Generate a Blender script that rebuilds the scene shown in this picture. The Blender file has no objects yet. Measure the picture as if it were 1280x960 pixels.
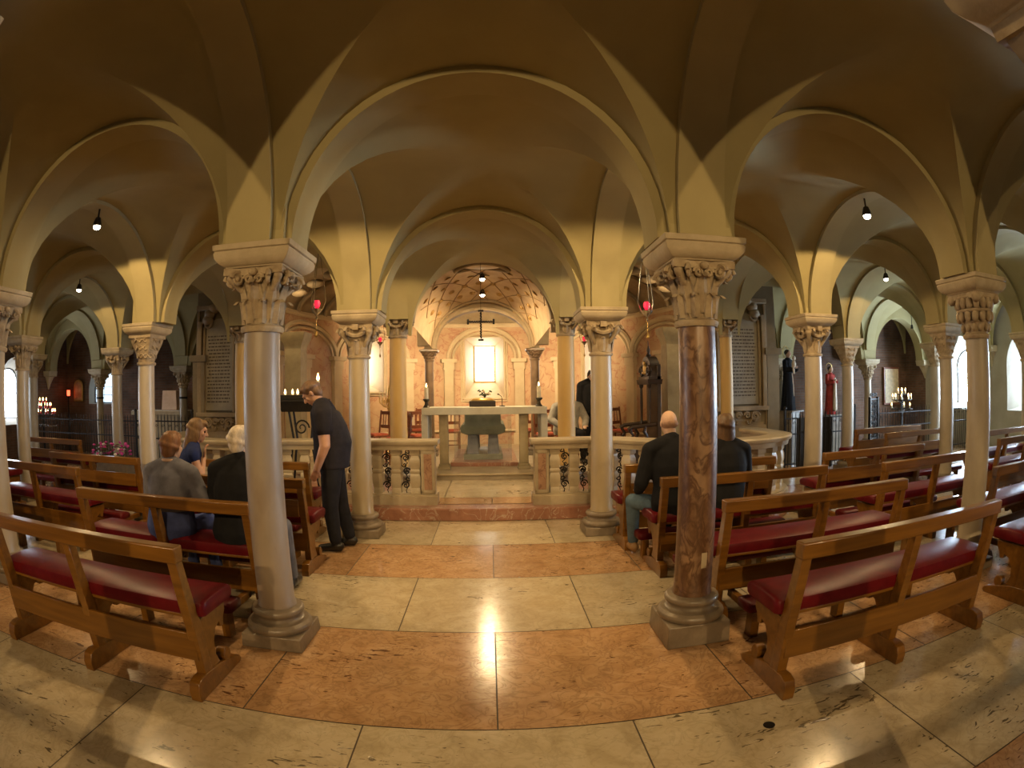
import bpy, bmesh, math, random
from mathutils import Vector, Matrix
PI = math.pi
rnd = random.Random(7)
SC = bpy.context.scene
COL = SC.collection

# ------------------------------------------------------------------ camera (full-frame style fisheye), world, exposure
cam_d = bpy.data.cameras.new('camera')
cam = bpy.data.objects.new('camera', cam_d)
COL.objects.link(cam)
cam_d.type = 'PANO'
cam_d.panorama_type = 'FISHEYE_EQUISOLID'
cam_d.fisheye_lens = 36.0 * 693.66 / 1280.0
cam_d.fisheye_fov = math.radians(200)
cam_d.sensor_width = 36.0
cam_d.sensor_fit = 'HORIZONTAL'
cam_d.clip_end = 200
def cam_rot(yaw, pitch, roll):
    cy, sy, cp, sp, cr, sr = math.cos(yaw), math.sin(yaw), math.cos(pitch), math.sin(pitch), math.cos(roll), math.sin(roll)
    Rz = Matrix(((cy, sy, 0), (-sy, cy, 0), (0, 0, 1)))
    Rx = Matrix(((1, 0, 0), (0, cp, -sp), (0, sp, cp)))
    Ry = Matrix(((cr, 0, sr), (0, 1, 0), (-sr, 0, cr)))
    return Rz @ Rx @ Ry
R_ = cam_rot(0.039, 0.013, 0.013)
right, fwd, up = R_.col[0], R_.col[1], R_.col[2]
M = Matrix((right, up, -fwd)).transposed().to_4x4()
M.translation = Vector((0, 0, 1.6))
cam.matrix_world = M
SC.camera = cam
SC.view_settings.view_transform = 'Standard'
SC.view_settings.look = 'None'
SC.view_settings.gamma = 1.0
SC.view_settings.use_curve_mapping = False
SC.view_settings.exposure = -0.12
SC.cycles.use_denoising = True
SC.cycles.max_bounces = 6
SC.cycles.diffuse_bounces = 2
SC.cycles.sample_clamp_indirect = 4.0
SC.cycles.caustics_reflective = False
SC.cycles.caustics_refractive = False
w = bpy.data.worlds.new('world')
SC.world = w
w.use_nodes = True
w.node_tree.nodes['Background'].inputs[0].default_value = (0.75, 0.85, 1.0, 1)
w.node_tree.nodes['Background'].inputs[1].default_value = 0.3

LAMP_W = 150.0
REAR_W = 720.0        # ceiling spot lamps
LAMP_C = (1.0, 0.68, 0.32)
APSE_W = 235.0         # lamps of the apse, some of them added
APSE_C = (1.0, 0.72, 0.38)
PANE_DAY = 110.0
PANE_LEFT = 25.0        # daylight panes in the aisles
PANE_APSE = 10.0

# ------------------------------------------------------------------ mesh builder
class MB:
    def __init__(s):
        s.v = []; s.f = []; s.m = []; s.cur = 0; s.M = None
    def mat(s, i):
        s.cur = i; return s
    def xf(s, M=None):
        s.M = M; return s
    def addv(s, pts):
        n = len(s.v)
        for p in pts:
            p = Vector(p)
            s.v.append(tuple(s.M @ p) if s.M else tuple(p))
        return n
    def face(s, idx):
        s.f.append(tuple(idx)); s.m.append(s.cur)
    def quad(s, a, b, c, d):
        n = s.addv((a, b, c, d)); s.face((n, n+1, n+2, n+3))
    def box(s, x0, y0, z0, x1, y1, z1, top=None):
        # top: optional (dx, dy) inset of the top face
        tx, ty = top or (0, 0)
        n = s.addv([(x0,y0,z0),(x1,y0,z0),(x1,y1,z0),(x0,y1,z0),(x0+tx,y0+ty,z1),(x1-tx,y0+ty,z1),(x1-tx,y1-ty,z1),(x0+tx,y1-ty,z1)])
        for q in ((0,3,2,1),(4,5,6,7),(0,1,5,4),(1,2,6,5),(2,3,7,6),(3,0,4,7)):
            s.face([n+i for i in q])
        return s
    def cbox(s, c, d, top=None):
        return s.box(c[0]-d[0]/2, c[1]-d[1]/2, c[2]-d[2]/2, c[0]+d[0]/2, c[1]+d[1]/2, c[2]+d[2]/2, top)
    def loft(s, rings, cap=True, closed=True):
        k = len(rings[0]); base = [s.addv(r) for r in rings]
        for a, b in zip(base, base[1:]):
            for i in range(k if closed else k-1):
                j = (i+1) % k
                s.face((a+i, a+j, b+j, b+i))
        if cap and closed:
            s.face([base[0]+i for i in range(k)][::-1]); s.face([base[-1]+i for i in range(k)])
        return s
    def lathe(s, prof, seg=24, c=(0,0,0), cap=True, sx=1, sy=1, a0=0.0):
        rings = []
        for r, z in prof:
            rings.append([(c[0]+sx*r*math.cos(a0+2*PI*i/seg), c[1]+sy*r*math.sin(a0+2*PI*i/seg), c[2]+z) for i in range(seg)])
        return s.loft(rings, cap)
    def sqlathe(s, prof, c=(0,0,0)):
        # square plan moulding; prof = (half width, z)
        rings = [[(c[0]-h, c[1]-h, c[2]+z), (c[0]+h, c[1]-h, c[2]+z), (c[0]+h, c[1]+h, c[2]+z), (c[0]-h, c[1]+h, c[2]+z)] for h, z in prof]
        return s.loft(rings)
    def prism(s, poly, d0, d1, ax='x'):
        # poly in the two other axes (cyclic order y,z | x,z | x,y), extruded along ax
        def P(a, b, d):
            return (d, a, b) if ax == 'x' else ((a, d, b) if ax == 'y' else (a, b, d))
        ar = sum(poly[i][0]*poly[(i+1) % len(poly)][1]-poly[(i+1) % len(poly)][0]*poly[i][1] for i in range(len(poly)))
        if (ar < 0) != (ax == 'y'):
            poly = poly[::-1]
        n = s.addv([P(a, b, d0) for a, b in poly]); m = s.addv([P(a, b, d1) for a, b in poly]); k = len(poly)
        for i in range(k):
            j = (i+1) % k
            s.face((n+i, n+j, m+j, m+i))
        s.face([n+i for i in range(k)][::-1]); s.face([m+i for i in range(k)])
        return s
    def tube(s, pts, r, seg=8, cap=True):
        pts = [Vector(p) for p in pts]; rings = []; nrm = None
        for i, p in enumerate(pts):
            t = (pts[min(i+1, len(pts)-1)] - pts[max(i-1, 0)])
            t = t.normalized() if t.length > 1e-9 else Vector((0, 0, 1))
            if nrm is None:
                nrm = t.orthogonal().normalized()
            else:
                nrm = nrm - t*nrm.dot(t)
                nrm = nrm.normalized() if nrm.length > 1e-6 else t.orthogonal().normalized()
            b = t.cross(nrm); rr = r[i] if isinstance(r, (list, tuple)) else r
            rings.append([p + rr*(math.cos(2*PI*k/seg)*nrm + math.sin(2*PI*k/seg)*b) for k in range(seg)])
        return s.loft(rings, cap)
    def ell(s, c, r, rot=None, seg=16, rings=10):
        R = rot or Matrix.Identity(3); c = Vector(c); rs = []
        for j in range(rings+1):
            th = -PI/2 + PI*j/rings; th = max(min(th, PI/2-0.02), -PI/2+0.02)
            rs.append([c + R @ Vector((r[0]*math.cos(th)*math.cos(2*PI*i/seg), r[1]*math.cos(th)*math.sin(2*PI*i/seg), r[2]*math.sin(th))) for i in range(seg)])
        return s.loft(rs)
    def caps(s, p0, p1, r0, r1, seg=12):
        # rounded tapered limb
        p0, p1 = Vector(p0), Vector(p1); d = (p1-p0); L = d.length; d = d.normalized()
        pts = []; rr = []
        for k in range(5):
            a = PI/2*(1-k/4); pts.append(p0 - d*r0*math.sin(a)); rr.append(max(r0*math.cos(a), r0*0.05))
        for k in range(1, 5):
            a = PI/2*k/4
            if k == 1: pts.append(p1); rr.append(r1)
            pts.append(p1 + d*r1*math.sin(a)); rr.append(max(r1*math.cos(a), r1*0.05))
        return s.tube(pts, rr, seg)
    def grid(s, P):
        # P[i][j] points
        n = s.addv([p for row in P for p in row]); k = len(P[0])
        for i in range(len(P)-1):
            for j in range(k-1):
                s.face((n+i*k+j, n+i*k+j+1, n+(i+1)*k+j+1, n+(i+1)*k+j))
        return s
    def build(s, name, mats, parent=None, loc=None, bevel=None, smooth=True, ang=35, rotz=0):
        me = bpy.data.meshes.new(name)
        me.from_pydata(s.v, [], s.f)
        if not isinstance(mats, (list, tuple)):
            mats = [mats]
        for m in mats:
            me.materials.append(m)
        if len(mats) > 1:
            me.polygons.foreach_set('material_index', s.m)
        if smooth:
            me.polygons.foreach_set('use_smooth', [True]*len(me.polygons))
            me.set_sharp_from_angle(angle=math.radians(ang))
        me.update()
        o = bpy.data.objects.new(name, me)
        COL.objects.link(o)
        if parent: o.parent = parent
        if loc: o.location = loc
        if rotz: o.rotation_euler = (0, 0, rotz)
        if bevel:
            b = o.modifiers.new('bevel', 'BEVEL'); b.width = bevel; b.segments = 2; b.limit_method = 'ANGLE'; b.angle_limit = math.radians(40)
            b.harden_normals = False
        return o

def thing(name, label, cat, loc=(0,0,0), rotz=0, group=None):
    o = bpy.data.objects.new(name, None); COL.objects.link(o)
    o.empty_display_size = 0.1
    o.location = loc; o.rotation_euler = (0, 0, rotz)
    tag(o, label, cat, group)
    if name == 'column': o['kind'] = 'thing'
    return o
def tag(o, label, cat, group=None):
    o['label'] = label; o['category'] = cat
    if group: o['group'] = group
    return o
def struct(o):
    o['kind'] = 'structure'; return o
KIDS = {}
def kids(o):
    return [c for c in COL.objects if c.parent == o]
def dup(root, loc=None, rotz=None, label=None, group=None, rename=None):
    def rec(o, parent):
        c = o.copy(); COL.objects.link(c)
        if parent is not None: c.parent = parent
        for k in list(o.children): rec(k, c)
        return c
    r = rec(root, None)
    if loc is not None: r.location = loc
    if rotz is not None: r.rotation_euler = (0, 0, rotz)
    if label: r['label'] = label
    if group: r['group'] = group
    return r

# ------------------------------------------------------------------ materials
def mk(name):
    m = bpy.data.materials.new(name); m.use_nodes = True
    nt = m.node_tree; b = nt.nodes['Principled BSDF']
    return m, nt, b
def N(nt, typ, **kw):
    n = nt.nodes.new(typ)
    for k, v in kw.items():
        if k.startswith('i_'):
            n.inputs[int(k[2:]) if k[2:].isdigit() else k[2:].replace('_', ' ')].default_value = v
        else:
            setattr(n, k, v)
    return n
def coords(nt, scale=(1,1,1), rand=True, rot=(0,0,0)):
    tc = N(nt, 'ShaderNodeTexCoord')
    mp = N(nt, 'ShaderNodeMapping'); mp.inputs['Scale'].default_value = scale; mp.inputs['Rotation'].default_value = rot
    if rand:
        oi = N(nt, 'ShaderNodeObjectInfo')
        mu = N(nt, 'ShaderNodeVectorMath', operation='SCALE'); mu.inputs[0].default_value = (17.0, 31.0, 23.0)
        nt.links.new(oi.outputs['Random'], mu.inputs['Scale'])
        ad = N(nt, 'ShaderNodeVectorMath', operation='ADD')
        nt.links.new(tc.outputs['Object'], ad.inputs[0]); nt.links.new(mu.outputs[0], ad.inputs[1])
        nt.links.new(ad.outputs[0], mp.inputs[0])
    else:
        nt.links.new(tc.outputs['Object'], mp.inputs[0])
    return mp.outputs[0]
def ramp(nt, fac, stops):
    r = N(nt, 'ShaderNodeValToRGB')
    el = r.color_ramp.elements
    while len(el) < len(stops): el.new(0.5)
    for e, (p, c) in zip(el, stops):
        e.position = p; e.color = (c[0], c[1], c[2], 1)
    nt.links.new(fac, r.inputs[0])
    return r.outputs[0]
def mixc(nt, fac, a, b, mode='MIX'):
    m = N(nt, 'ShaderNodeMix', data_type='RGBA', blend_type=mode)
    for sock, val in ((m.inputs[0], fac), (m.inputs[6], a), (m.inputs[7], b)):
        if hasattr(val, 'is_linked'): nt.links.new(val, sock)
        elif isinstance(val, (int, float)): sock.default_value = val
        else: sock.default_value = (val[0], val[1], val[2], 1)
    return m.outputs[2]
def bump(nt, b, h, strength=0.3, dist=0.01):
    bp = N(nt, 'ShaderNodeBump'); bp.inputs['Strength'].default_value = strength; bp.inputs['Distance'].default_value = dist
    nt.links.new(h, bp.inputs['Height']); nt.links.new(bp.outputs[0], b.inputs['Normal'])
def plain(name, c, rough=0.5, metal=0.0, coat=0.0, spec=0.5):
    m, nt, b = mk(name)
    b.inputs['Base Color'].default_value = (*c, 1); b.inputs['Roughness'].default_value = rough; b.inputs['Metallic'].default_value = metal
    b.inputs['Coat Weight'].default_value = coat; b.inputs['Specular IOR Level'].default_value = spec
    ns = N(nt, 'ShaderNodeTexNoise'); ns.inputs['Scale'].default_value = 14; ns.inputs['Detail'].default_value = 4
    nt.links.new(coords(nt), ns.inputs['Vector'])
    d = [max(0, x*0.82) for x in c]; l = [min(1, x*1.15) for x in c]
    nt.links.new(ramp(nt, ns.outputs['Fac'], [(0.3, d), (0.7, l)]), b.inputs['Base Color'])
    return m
def stone(name, c1, c2, c3=None, scale=4.0, stretch=(1,1,1), rough=0.5, vein=None, vein_scale=3.0, vein_w=0.06, bmp=0.25, coat=0.0, bscale=40, spec=0.5, blotch=None):
    m, nt, b = mk(name)
    co = coords(nt, stretch)
    n1 = N(nt, 'ShaderNodeTexNoise'); n1.inputs['Scale'].default_value = scale; n1.inputs['Detail'].default_value = 8; n1.inputs['Roughness'].default_value = 0.62
    nt.links.new(co, n1.inputs['Vector'])
    st = [(0.32, c1), (0.62, c2)] + ([(0.8, c3)] if c3 else [])
    col = ramp(nt, n1.outputs['Fac'], st)
    if blotch:
        nb = N(nt, 'ShaderNodeTexNoise'); nb.inputs['Scale'].default_value = scale*0.8; nb.inputs['Detail'].default_value = 3
        nt.links.new(co, nb.inputs['Vector'])
        f = ramp(nt, nb.outputs['Fac'], [(0.5, (0,0,0)), (0.68, (1,1,1))])
        col = mixc(nt, f, col, blotch)
    if vein:
        n2 = N(nt, 'ShaderNodeTexNoise'); n2.inputs['Scale'].default_value = vein_scale; n2.inputs['Detail'].default_value = 6; n2.inputs['Distortion'].default_value = 1.2
        nt.links.new(co, n2.inputs['Vector'])
        su = N(nt, 'ShaderNodeMath', operation='SUBTRACT'); su.inputs[1].default_value = 0.5
        ab = N(nt, 'ShaderNodeMath', operation='ABSOLUTE')
        nt.links.new(n2.outputs['Fac'], su.inputs[0]); nt.links.new(su.outputs[0], ab.inputs[0])
        f = ramp(nt, ab.outputs[0], [(0.0, (1,1,1)), (vein_w, (0,0,0))])
        col = mixc(nt, f, col, vein)
    nt.links.new(col, b.inputs['Base Color'])
    b.inputs['Roughness'].default_value = rough; b.inputs['Coat Weight'].default_value = coat; b.inputs['Coat Roughness'].default_value = 0.15
    b.inputs['Specular IOR Level'].default_value = spec
    if bmp:
        n3 = N(nt, 'ShaderNodeTexNoise'); n3.inputs['Scale'].default_value = bscale; n3.inputs['Detail'].default_value = 5
        nt.links.new(co, n3.inputs['Vector'])
        bump(nt, b, n3.outputs['Fac'], bmp, 0.01)
    return m
def emit(name, c, s):
    m, nt, b = mk(name)
    b.inputs['Base Color'].default_value = (*c, 1)
    b.inputs['Emission Color'].default_value = (*c, 1); b.inputs['Emission Strength'].default_value = s
    return m
def wood(name, c1, c2, rough=0.28, coat=0.35, scale=3.0):
    m, nt, b = mk(name)
    co = coords(nt, (0.6, 8, 8))
    n1 = N(nt, 'ShaderNodeTexNoise'); n1.inputs['Scale'].default_value = scale; n1.inputs['Detail'].default_value = 8; n1.inputs['Distortion'].default_value = 0.6
    nt.links.new(co, n1.inputs['Vector'])
    nt.links.new(ramp(nt, n1.outputs['Fac'], [(0.3, c1), (0.7, c2)]), b.inputs['Base Color'])
    b.inputs['Roughness'].default_value = rough; b.inputs['Coat Weight'].default_value = coat; b.inputs['Coat Roughness'].default_value = 0.1
    bump(nt, b, n1.outputs['Fac'], 0.08, 0.004)
    return m
def floor_marble(name, c1, c2, c3, pit, rough=0.22, vs=0.25):
    # polished slab: mottled stone, short dark pits that run along the bed, per-slab tone from a face attribute
    m, nt, b = mk(name)
    co = coords(nt, (1, 1, 1), rand=False)
    at = N(nt, 'ShaderNodeAttribute'); at.attribute_name = 'slab'
    sc = N(nt, 'ShaderNodeVectorMath', operation='SCALE'); sc.inputs['Scale'].default_value = 40
    nt.links.new(at.outputs['Color'], sc.inputs[0])
    ad = N(nt, 'ShaderNodeVectorMath', operation='ADD'); nt.links.new(co, ad.inputs[0]); nt.links.new(sc.outputs[0], ad.inputs[1])
    n1 = N(nt, 'ShaderNodeTexNoise'); n1.inputs['Scale'].default_value = 5; n1.inputs['Detail'].default_value = 9; n1.inputs['Roughness'].default_value = 0.65; n1.inputs['Distortion'].default_value = 0.8
    nt.links.new(ad.outputs[0], n1.inputs['Vector'])
    col = ramp(nt, n1.outputs['Fac'], [(0.3, c1), (0.5, c2), (0.72, c3)])
    nv = N(nt, 'ShaderNodeTexNoise'); nv.inputs['Scale'].default_value = 7; nv.inputs['Detail'].default_value = 5; nv.inputs['Distortion'].default_value = 2.2
    nt.links.new(ad.outputs[0], nv.inputs['Vector'])
    s_ = N(nt, 'ShaderNodeMath', operation='SUBTRACT'); s_.inputs[1].default_value = 0.5; a_ = N(nt, 'ShaderNodeMath', operation='ABSOLUTE')
    nt.links.new(nv.outputs['Fac'], s_.inputs[0]); nt.links.new(s_.outputs[0], a_.inputs[0])
    col = mixc(nt, ramp(nt, a_.outputs[0], [(0.0, (vs,vs,vs)), (0.055, (0,0,0))]), col, [x*0.62 for x in c1])
    sq = N(nt, 'ShaderNodeMapping'); sq.inputs['Scale'].default_value = (9, 26, 1); nt.links.new(ad.outputs[0], sq.inputs[0])
    n2 = N(nt, 'ShaderNodeTexNoise'); n2.inputs['Scale'].default_value = 1.0; n2.inputs['Detail'].default_value = 5; n2.inputs['Distortion'].default_value = 1.6
    nt.links.new(sq.outputs[0], n2.inputs['Vector'])
    n4 = N(nt, 'ShaderNodeTexNoise'); n4.inputs['Scale'].default_value = 1.7; n4.inputs['Detail'].default_value = 2
    nt.links.new(ad.outputs[0], n4.inputs['Vector'])
    mu = N(nt, 'ShaderNodeMath', operation='MULTIPLY_ADD'); mu.inputs[1].default_value = 0.35
    nt.links.new(n4.outputs['Fac'], mu.inputs[0]); nt.links.new(n2.outputs['Fac'], mu.inputs[2])
    f = ramp(nt, mu.outputs[0], [(0.83, (0,0,0)), (0.88, (1,1,1))])
    col = mixc(nt, f, col, pit)
    sr = N(nt, 'ShaderNodeSeparateColor'); nt.links.new(at.outputs['Color'], sr.inputs[0])
    br = N(nt, 'ShaderNodeMapRange'); br.inputs['To Min'].default_value = 0.82; br.inputs['To Max'].default_value = 1.1
    nt.links.new(sr.outputs[0], br.inputs['Value'])
    cb = N(nt, 'ShaderNodeCombineColor')
    for i in range(3): nt.links.new(br.outputs[0], cb.inputs[i])
    col = mixc(nt, 1.0, col, cb.outputs[0], 'MULTIPLY')
    nt.links.new(col, b.inputs['Base Color'])
    rr = N(nt, 'ShaderNodeMapRange'); rr.inputs['To Min'].default_value = rough*0.7; rr.inputs['To Max'].default_value = rough*1.6
    nt.links.new(n4.outputs['Fac'], rr.inputs['Value']); nt.links.new(rr.outputs[0], b.inputs['Roughness'])
    inv = N(nt, 'ShaderNodeMath', operation='SUBTRACT'); inv.inputs[0].default_value = 1.0; nt.links.new(f, inv.inputs[1])
    sm = N(nt, 'ShaderNodeMath', operation='MULTIPLY_ADD'); sm.inputs[1].default_value = 0.5
    nt.links.new(n1.outputs['Fac'], sm.inputs[0]); nt.links.new(inv.outputs[0], sm.inputs[2])
    bump(nt, b, sm.outputs[0], 0.12, 0.004)
    return m
def brick(name, c1, c2, mortar, rot=(0,0,0), scale=3.2):
    m, nt, b = mk(name)
    tc = N(nt, 'ShaderNodeTexCoord'); sx = N(nt, 'ShaderNodeSeparateXYZ'); nt.links.new(tc.outputs['Object'], sx.inputs[0])
    ad = N(nt, 'ShaderNodeMath', operation='ADD'); nt.links.new(sx.outputs[0], ad.inputs[0]); nt.links.new(sx.outputs[1], ad.inputs[1])
    cb = N(nt, 'ShaderNodeCombineXYZ'); nt.links.new(ad.outputs[0], cb.inputs[0]); nt.links.new(sx.outputs[2], cb.inputs[1])
    br = N(nt, 'ShaderNodeTexBrick'); br.inputs['Scale'].default_value = scale
    br.inputs['Color1'].default_value = (*c1, 1); br.inputs['Color2'].default_value = (*c2, 1); br.inputs['Mortar'].default_value = (*mortar, 1)
    br.inputs['Mortar Size'].default_value = 0.02; br.inputs['Brick Width'].default_value = 0.8; br.inputs['Row Height'].default_value = 0.22
    nt.links.new(cb.outputs[0], br.inputs['Vector'])
    ns = N(nt, 'ShaderNodeTexNoise'); ns.inputs['Scale'].default_value = 2.2; ns.inputs['Detail'].default_value = 6
    nt.links.new(tc.outputs['Object'], ns.inputs['Vector'])
    col = mixc(nt, 1.0, br.outputs['Color'], ramp(nt, ns.outputs['Fac'], [(0.3, (0.55,0.55,0.55)), (0.7, (1.2,1.15,1.1))]), 'MULTIPLY')
    nt.links.new(col, b.inputs['Base Color']); b.inputs['Roughness'].default_value = 0.85
    bump(nt, b, br.outputs['Fac'], -0.3, 0.01)
    return m

PLASTER = stone('plaster', (0.33,0.275,0.13), (0.38,0.32,0.155), (0.41,0.35,0.18), scale=1.3, rough=0.85, bmp=0.10, bscale=25, spec=0.2)
PLASTER_RIB = stone('rib_plaster', (0.36,0.30,0.15), (0.41,0.345,0.175), scale=1.5, rough=0.85, bmp=0.08, bscale=25, spec=0.2)
PLASTER_WALL = stone('wall_plaster', (0.28,0.245,0.19), (0.36,0.32,0.26), (0.22,0.18,0.14), scale=1.2, rough=0.85, bmp=0.15, bscale=20, spec=0.2)
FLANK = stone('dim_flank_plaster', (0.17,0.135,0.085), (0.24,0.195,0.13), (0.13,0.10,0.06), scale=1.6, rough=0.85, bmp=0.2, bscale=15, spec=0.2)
BRICK = brick('old_brick', (0.12,0.06,0.035), (0.17,0.09,0.055), (0.14,0.11,0.085))
WHITE_MARBLE = floor_marble('floor_cream_marble', (0.42,0.33,0.20), (0.53,0.43,0.28), (0.60,0.505,0.35), (0.12,0.09,0.05), 0.17)
ORANGE_MARBLE = floor_marble('floor_verona_red_marble', (0.36,0.195,0.09), (0.47,0.275,0.135), (0.56,0.36,0.20), (0.12,0.05,0.02), 0.17, 0.5)
MORTAR = plain('floor_joint', (0.10,0.075,0.05), 0.8)
LIMESTONE = stone('limestone', (0.40,0.32,0.20), (0.50,0.41,0.275), (0.55,0.46,0.33), scale=6, rough=0.7, bmp=0.35, bscale=30, spec=0.3)
CAPSTONE = stone('capital_limestone', (0.28,0.205,0.125), (0.45,0.355,0.23), (0.53,0.43,0.30), scale=9, rough=0.75, bmp=0.5, bscale=35, spec=0.3)
SHAFT_ROSE = stone('rosy_grey_marble', (0.28,0.225,0.165), (0.37,0.30,0.225), (0.25,0.175,0.125), scale=2.5, stretch=(1,1,0.45), rough=0.42, coat=0.15, bmp=0.08, blotch=(0.20,0.13,0.085))
SHAFT_BROWN = stone('brown_breccia_marble', (0.075,0.033,0.014), (0.23,0.125,0.062), (0.34,0.225,0.135), scale=9, stretch=(1,1,0.55), rough=0.35, coat=0.2, vein=(0.10,0.045,0.02), vein_scale=11.0, vein_w=0.09, bmp=0.08, blotch=(0.33,0.20,0.11))
SHAFT_CREAM = stone('cream_marble', (0.34,0.265,0.155), (0.41,0.325,0.20), (0.36,0.25,0.14), scale=3, stretch=(1,1,0.5), rough=0.4, coat=0.15, bmp=0.06)
SHAFT_GREY = stone('grey_cream_marble', (0.31,0.26,0.19), (0.42,0.355,0.265), (0.35,0.27,0.19), scale=3, stretch=(1,1,0.5), rough=0.4, coat=0.15, bmp=0.06)
SHAFT_OCHRE = stone('ochre_painted_shaft', (0.50,0.31,0.09), (0.58,0.38,0.13), (0.46,0.30,0.12), scale=3, stretch=(1,1,0.3), rough=0.5, bmp=0.06)
SHAFT_DARK = stone('dark_brown_marble', (0.13,0.08,0.045), (0.22,0.14,0.08), scale=4, rough=0.4, coat=0.2, bmp=0.1)
BASESTONE = stone('worn_base_stone', (0.15,0.115,0.08), (0.235,0.185,0.13), (0.29,0.235,0.17), scale=6, rough=0.4, coat=0.15, bmp=0.2)
RAILSTONE = stone('pale_rail_marble', (0.40,0.32,0.21), (0.50,0.42,0.29), (0.55,0.47,0.35), scale=4, rough=0.4, coat=0.1, bmp=0.1)
PINKPANEL = stone('pink_brown_marble_panel', (0.36,0.20,0.12), (0.46,0.28,0.18), (0.54,0.38,0.27), scale=8, rough=0.35, coat=0.15, vein=(0.24,0.12,0.08), vein_scale=6, vein_w=0.03, bmp=0.05)
STEPRED = stone('red_step_marble', (0.26,0.11,0.07), (0.36,0.17,0.11), (0.48,0.30,0.22), scale=7, rough=0.3, coat=0.2, vein=(0.50,0.38,0.30), vein_scale=5, vein_w=0.02, bmp=0.08)
ALTARSTONE = stone('altar_stone', (0.46,0.44,0.36), (0.56,0.54,0.44), scale=5, rough=0.55, bmp=0.08)
OLIVESTONE = stone('olive_stone', (0.27,0.21,0.11), (0.36,0.29,0.16), scale=6, rough=0.5, bmp=0.15)
TOMBSTONE = stone('grey_green_tomb_stone', (0.20,0.21,0.15), (0.30,0.31,0.23), scale=5, rough=0.5, bmp=0.15)
TOMBBLUE = stone('blue_grey_marble', (0.16,0.17,0.24), (0.26,0.28,0.36), scale=5, rough=0.4, bmp=0.1)
APSEPINK = stone('painted_pink_marble', (0.50,0.30,0.17), (0.60,0.41,0.25), (0.66,0.50,0.34), scale=2.2, rough=0.55, vein=(0.45,0.20,0.12), vein_scale=2.6, vein_w=0.028, bmp=0.05)
APSECREAM = stone('apse_cream_stucco', (0.56,0.43,0.27), (0.66,0.53,0.35), scale=2, rough=0.6, bmp=0.1)
STUCCO = stone('dark_stucco', (0.22,0.155,0.085), (0.31,0.235,0.14), (0.38,0.30,0.19), scale=3, rough=0.7, bmp=0.4, bscale=9)
GILT = plain('worn_gilt', (0.62,0.42,0.14), 0.35, 0.8)
IRON = plain('black_wrought_iron', (0.025,0.022,0.02), 0.5, 0.6)
BRONZE = plain('dark_bronze', (0.06,0.05,0.035), 0.4, 0.7)
BRASS = plain('brass', (0.6,0.42,0.15), 0.3, 1.0)
SILVER = plain('tarnished_silver', (0.55,0.52,0.46), 0.25, 1.0)
OAK = wood('varnished_oak', (0.15,0.060,0.018), (0.25,0.108,0.032))
OAK2 = wood('light_varnished_oak', (0.13,0.052,0.006), (0.22,0.095,0.013))
DARKWOOD = wood('dark_carved_walnut', (0.014,0.007,0.004), (0.032,0.016,0.008), 0.45, 0.0)
REDBROWN = wood('red_brown_chair_wood', (0.16,0.05,0.025), (0.26,0.09,0.04))
LEATHER = plain('red_leather', (0.105,0.006,0.009), 0.36, 0.0, 0.0, 0.16)
LEATHER2 = plain('worn_red_leather', (0.09,0.006,0.007), 0.40, 0.0, 0.0, 0.16)
CLOTHRED = plain('red_cushion_cloth', (0.45,0.10,0.05), 0.8)
WAX = plain('candle_wax', (0.75,0.68,0.50), 0.5)
# ------------------------------------------------------------------ setting: floor
XS = [-12.4, -10.08, -7.19, -4.29, -1.43, 1.24, 4.02, 6.74, 9.46, 11.9]
YS = [-5.35, -2.5, 0.35, 3.18, 6.03, 8.8, 11.5, 12.4]
SPR, IMP = 2.49, 0.255
def slab_field(name, rows, x0, x1, z, clip=None, gap=0.004):
    mb = MB(); cols = []
    mb.mat(2).quad((x0, rows[0][0], z-0.004), (x1, rows[0][0], z-0.004), (x1, rows[-1][1], z-0.004), (x0, rows[-1][1], z-0.004)); cols.append((0,0,0,1))
    for (ya, yb, kind) in rows:
        off = 0.65 if kind == 0 else 0.0
        k0 = math.floor((x0-off)/1.3); xs = [off+1.3*k for k in range(k0, int((x1-x0)/1.3)+k0+3)]
        for a, b in zip(xs, xs[1:]):
            a, b = max(a, x0), min(b, x1)
            if b-a < 0.05: continue
            mb.mat(kind).quad((a+gap, ya+gap, z), (b-gap, ya+gap, z), (b-gap, yb-gap, z), (a+gap, yb-gap, z))
            cols.append((rnd.random(), rnd.random(), rnd.random(), 1))
    o = mb.build(name, [WHITE_MARBLE, ORANGE_MARBLE, MORTAR], smooth=False)
    at = o.data.attributes.new('slab', 'FLOAT_COLOR', 'FACE')
    at.data.foreach_set('color', [c for q in cols for c in q])
    return struct(o)
edges = [-5.5, -4.84, -3.72, -2.6, -1.24, -0.06, 1.08, 2.24, 3.42, 4.55, 5.62, 6.755, 7.9, 9.03, 10.2, 11.3, 12.5]
rows = [(a, b, (i+1) % 2 if i else 1) for i, (a, b) in enumerate(zip(edges, edges[1:]))]
rows = [(a, b, 0 if abs(i-6) % 2 == 0 else 1) for i, (a, b, k) in enumerate(rows)]
slab_field('floor', rows, -12.6, 12.1, 0.0)

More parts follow.
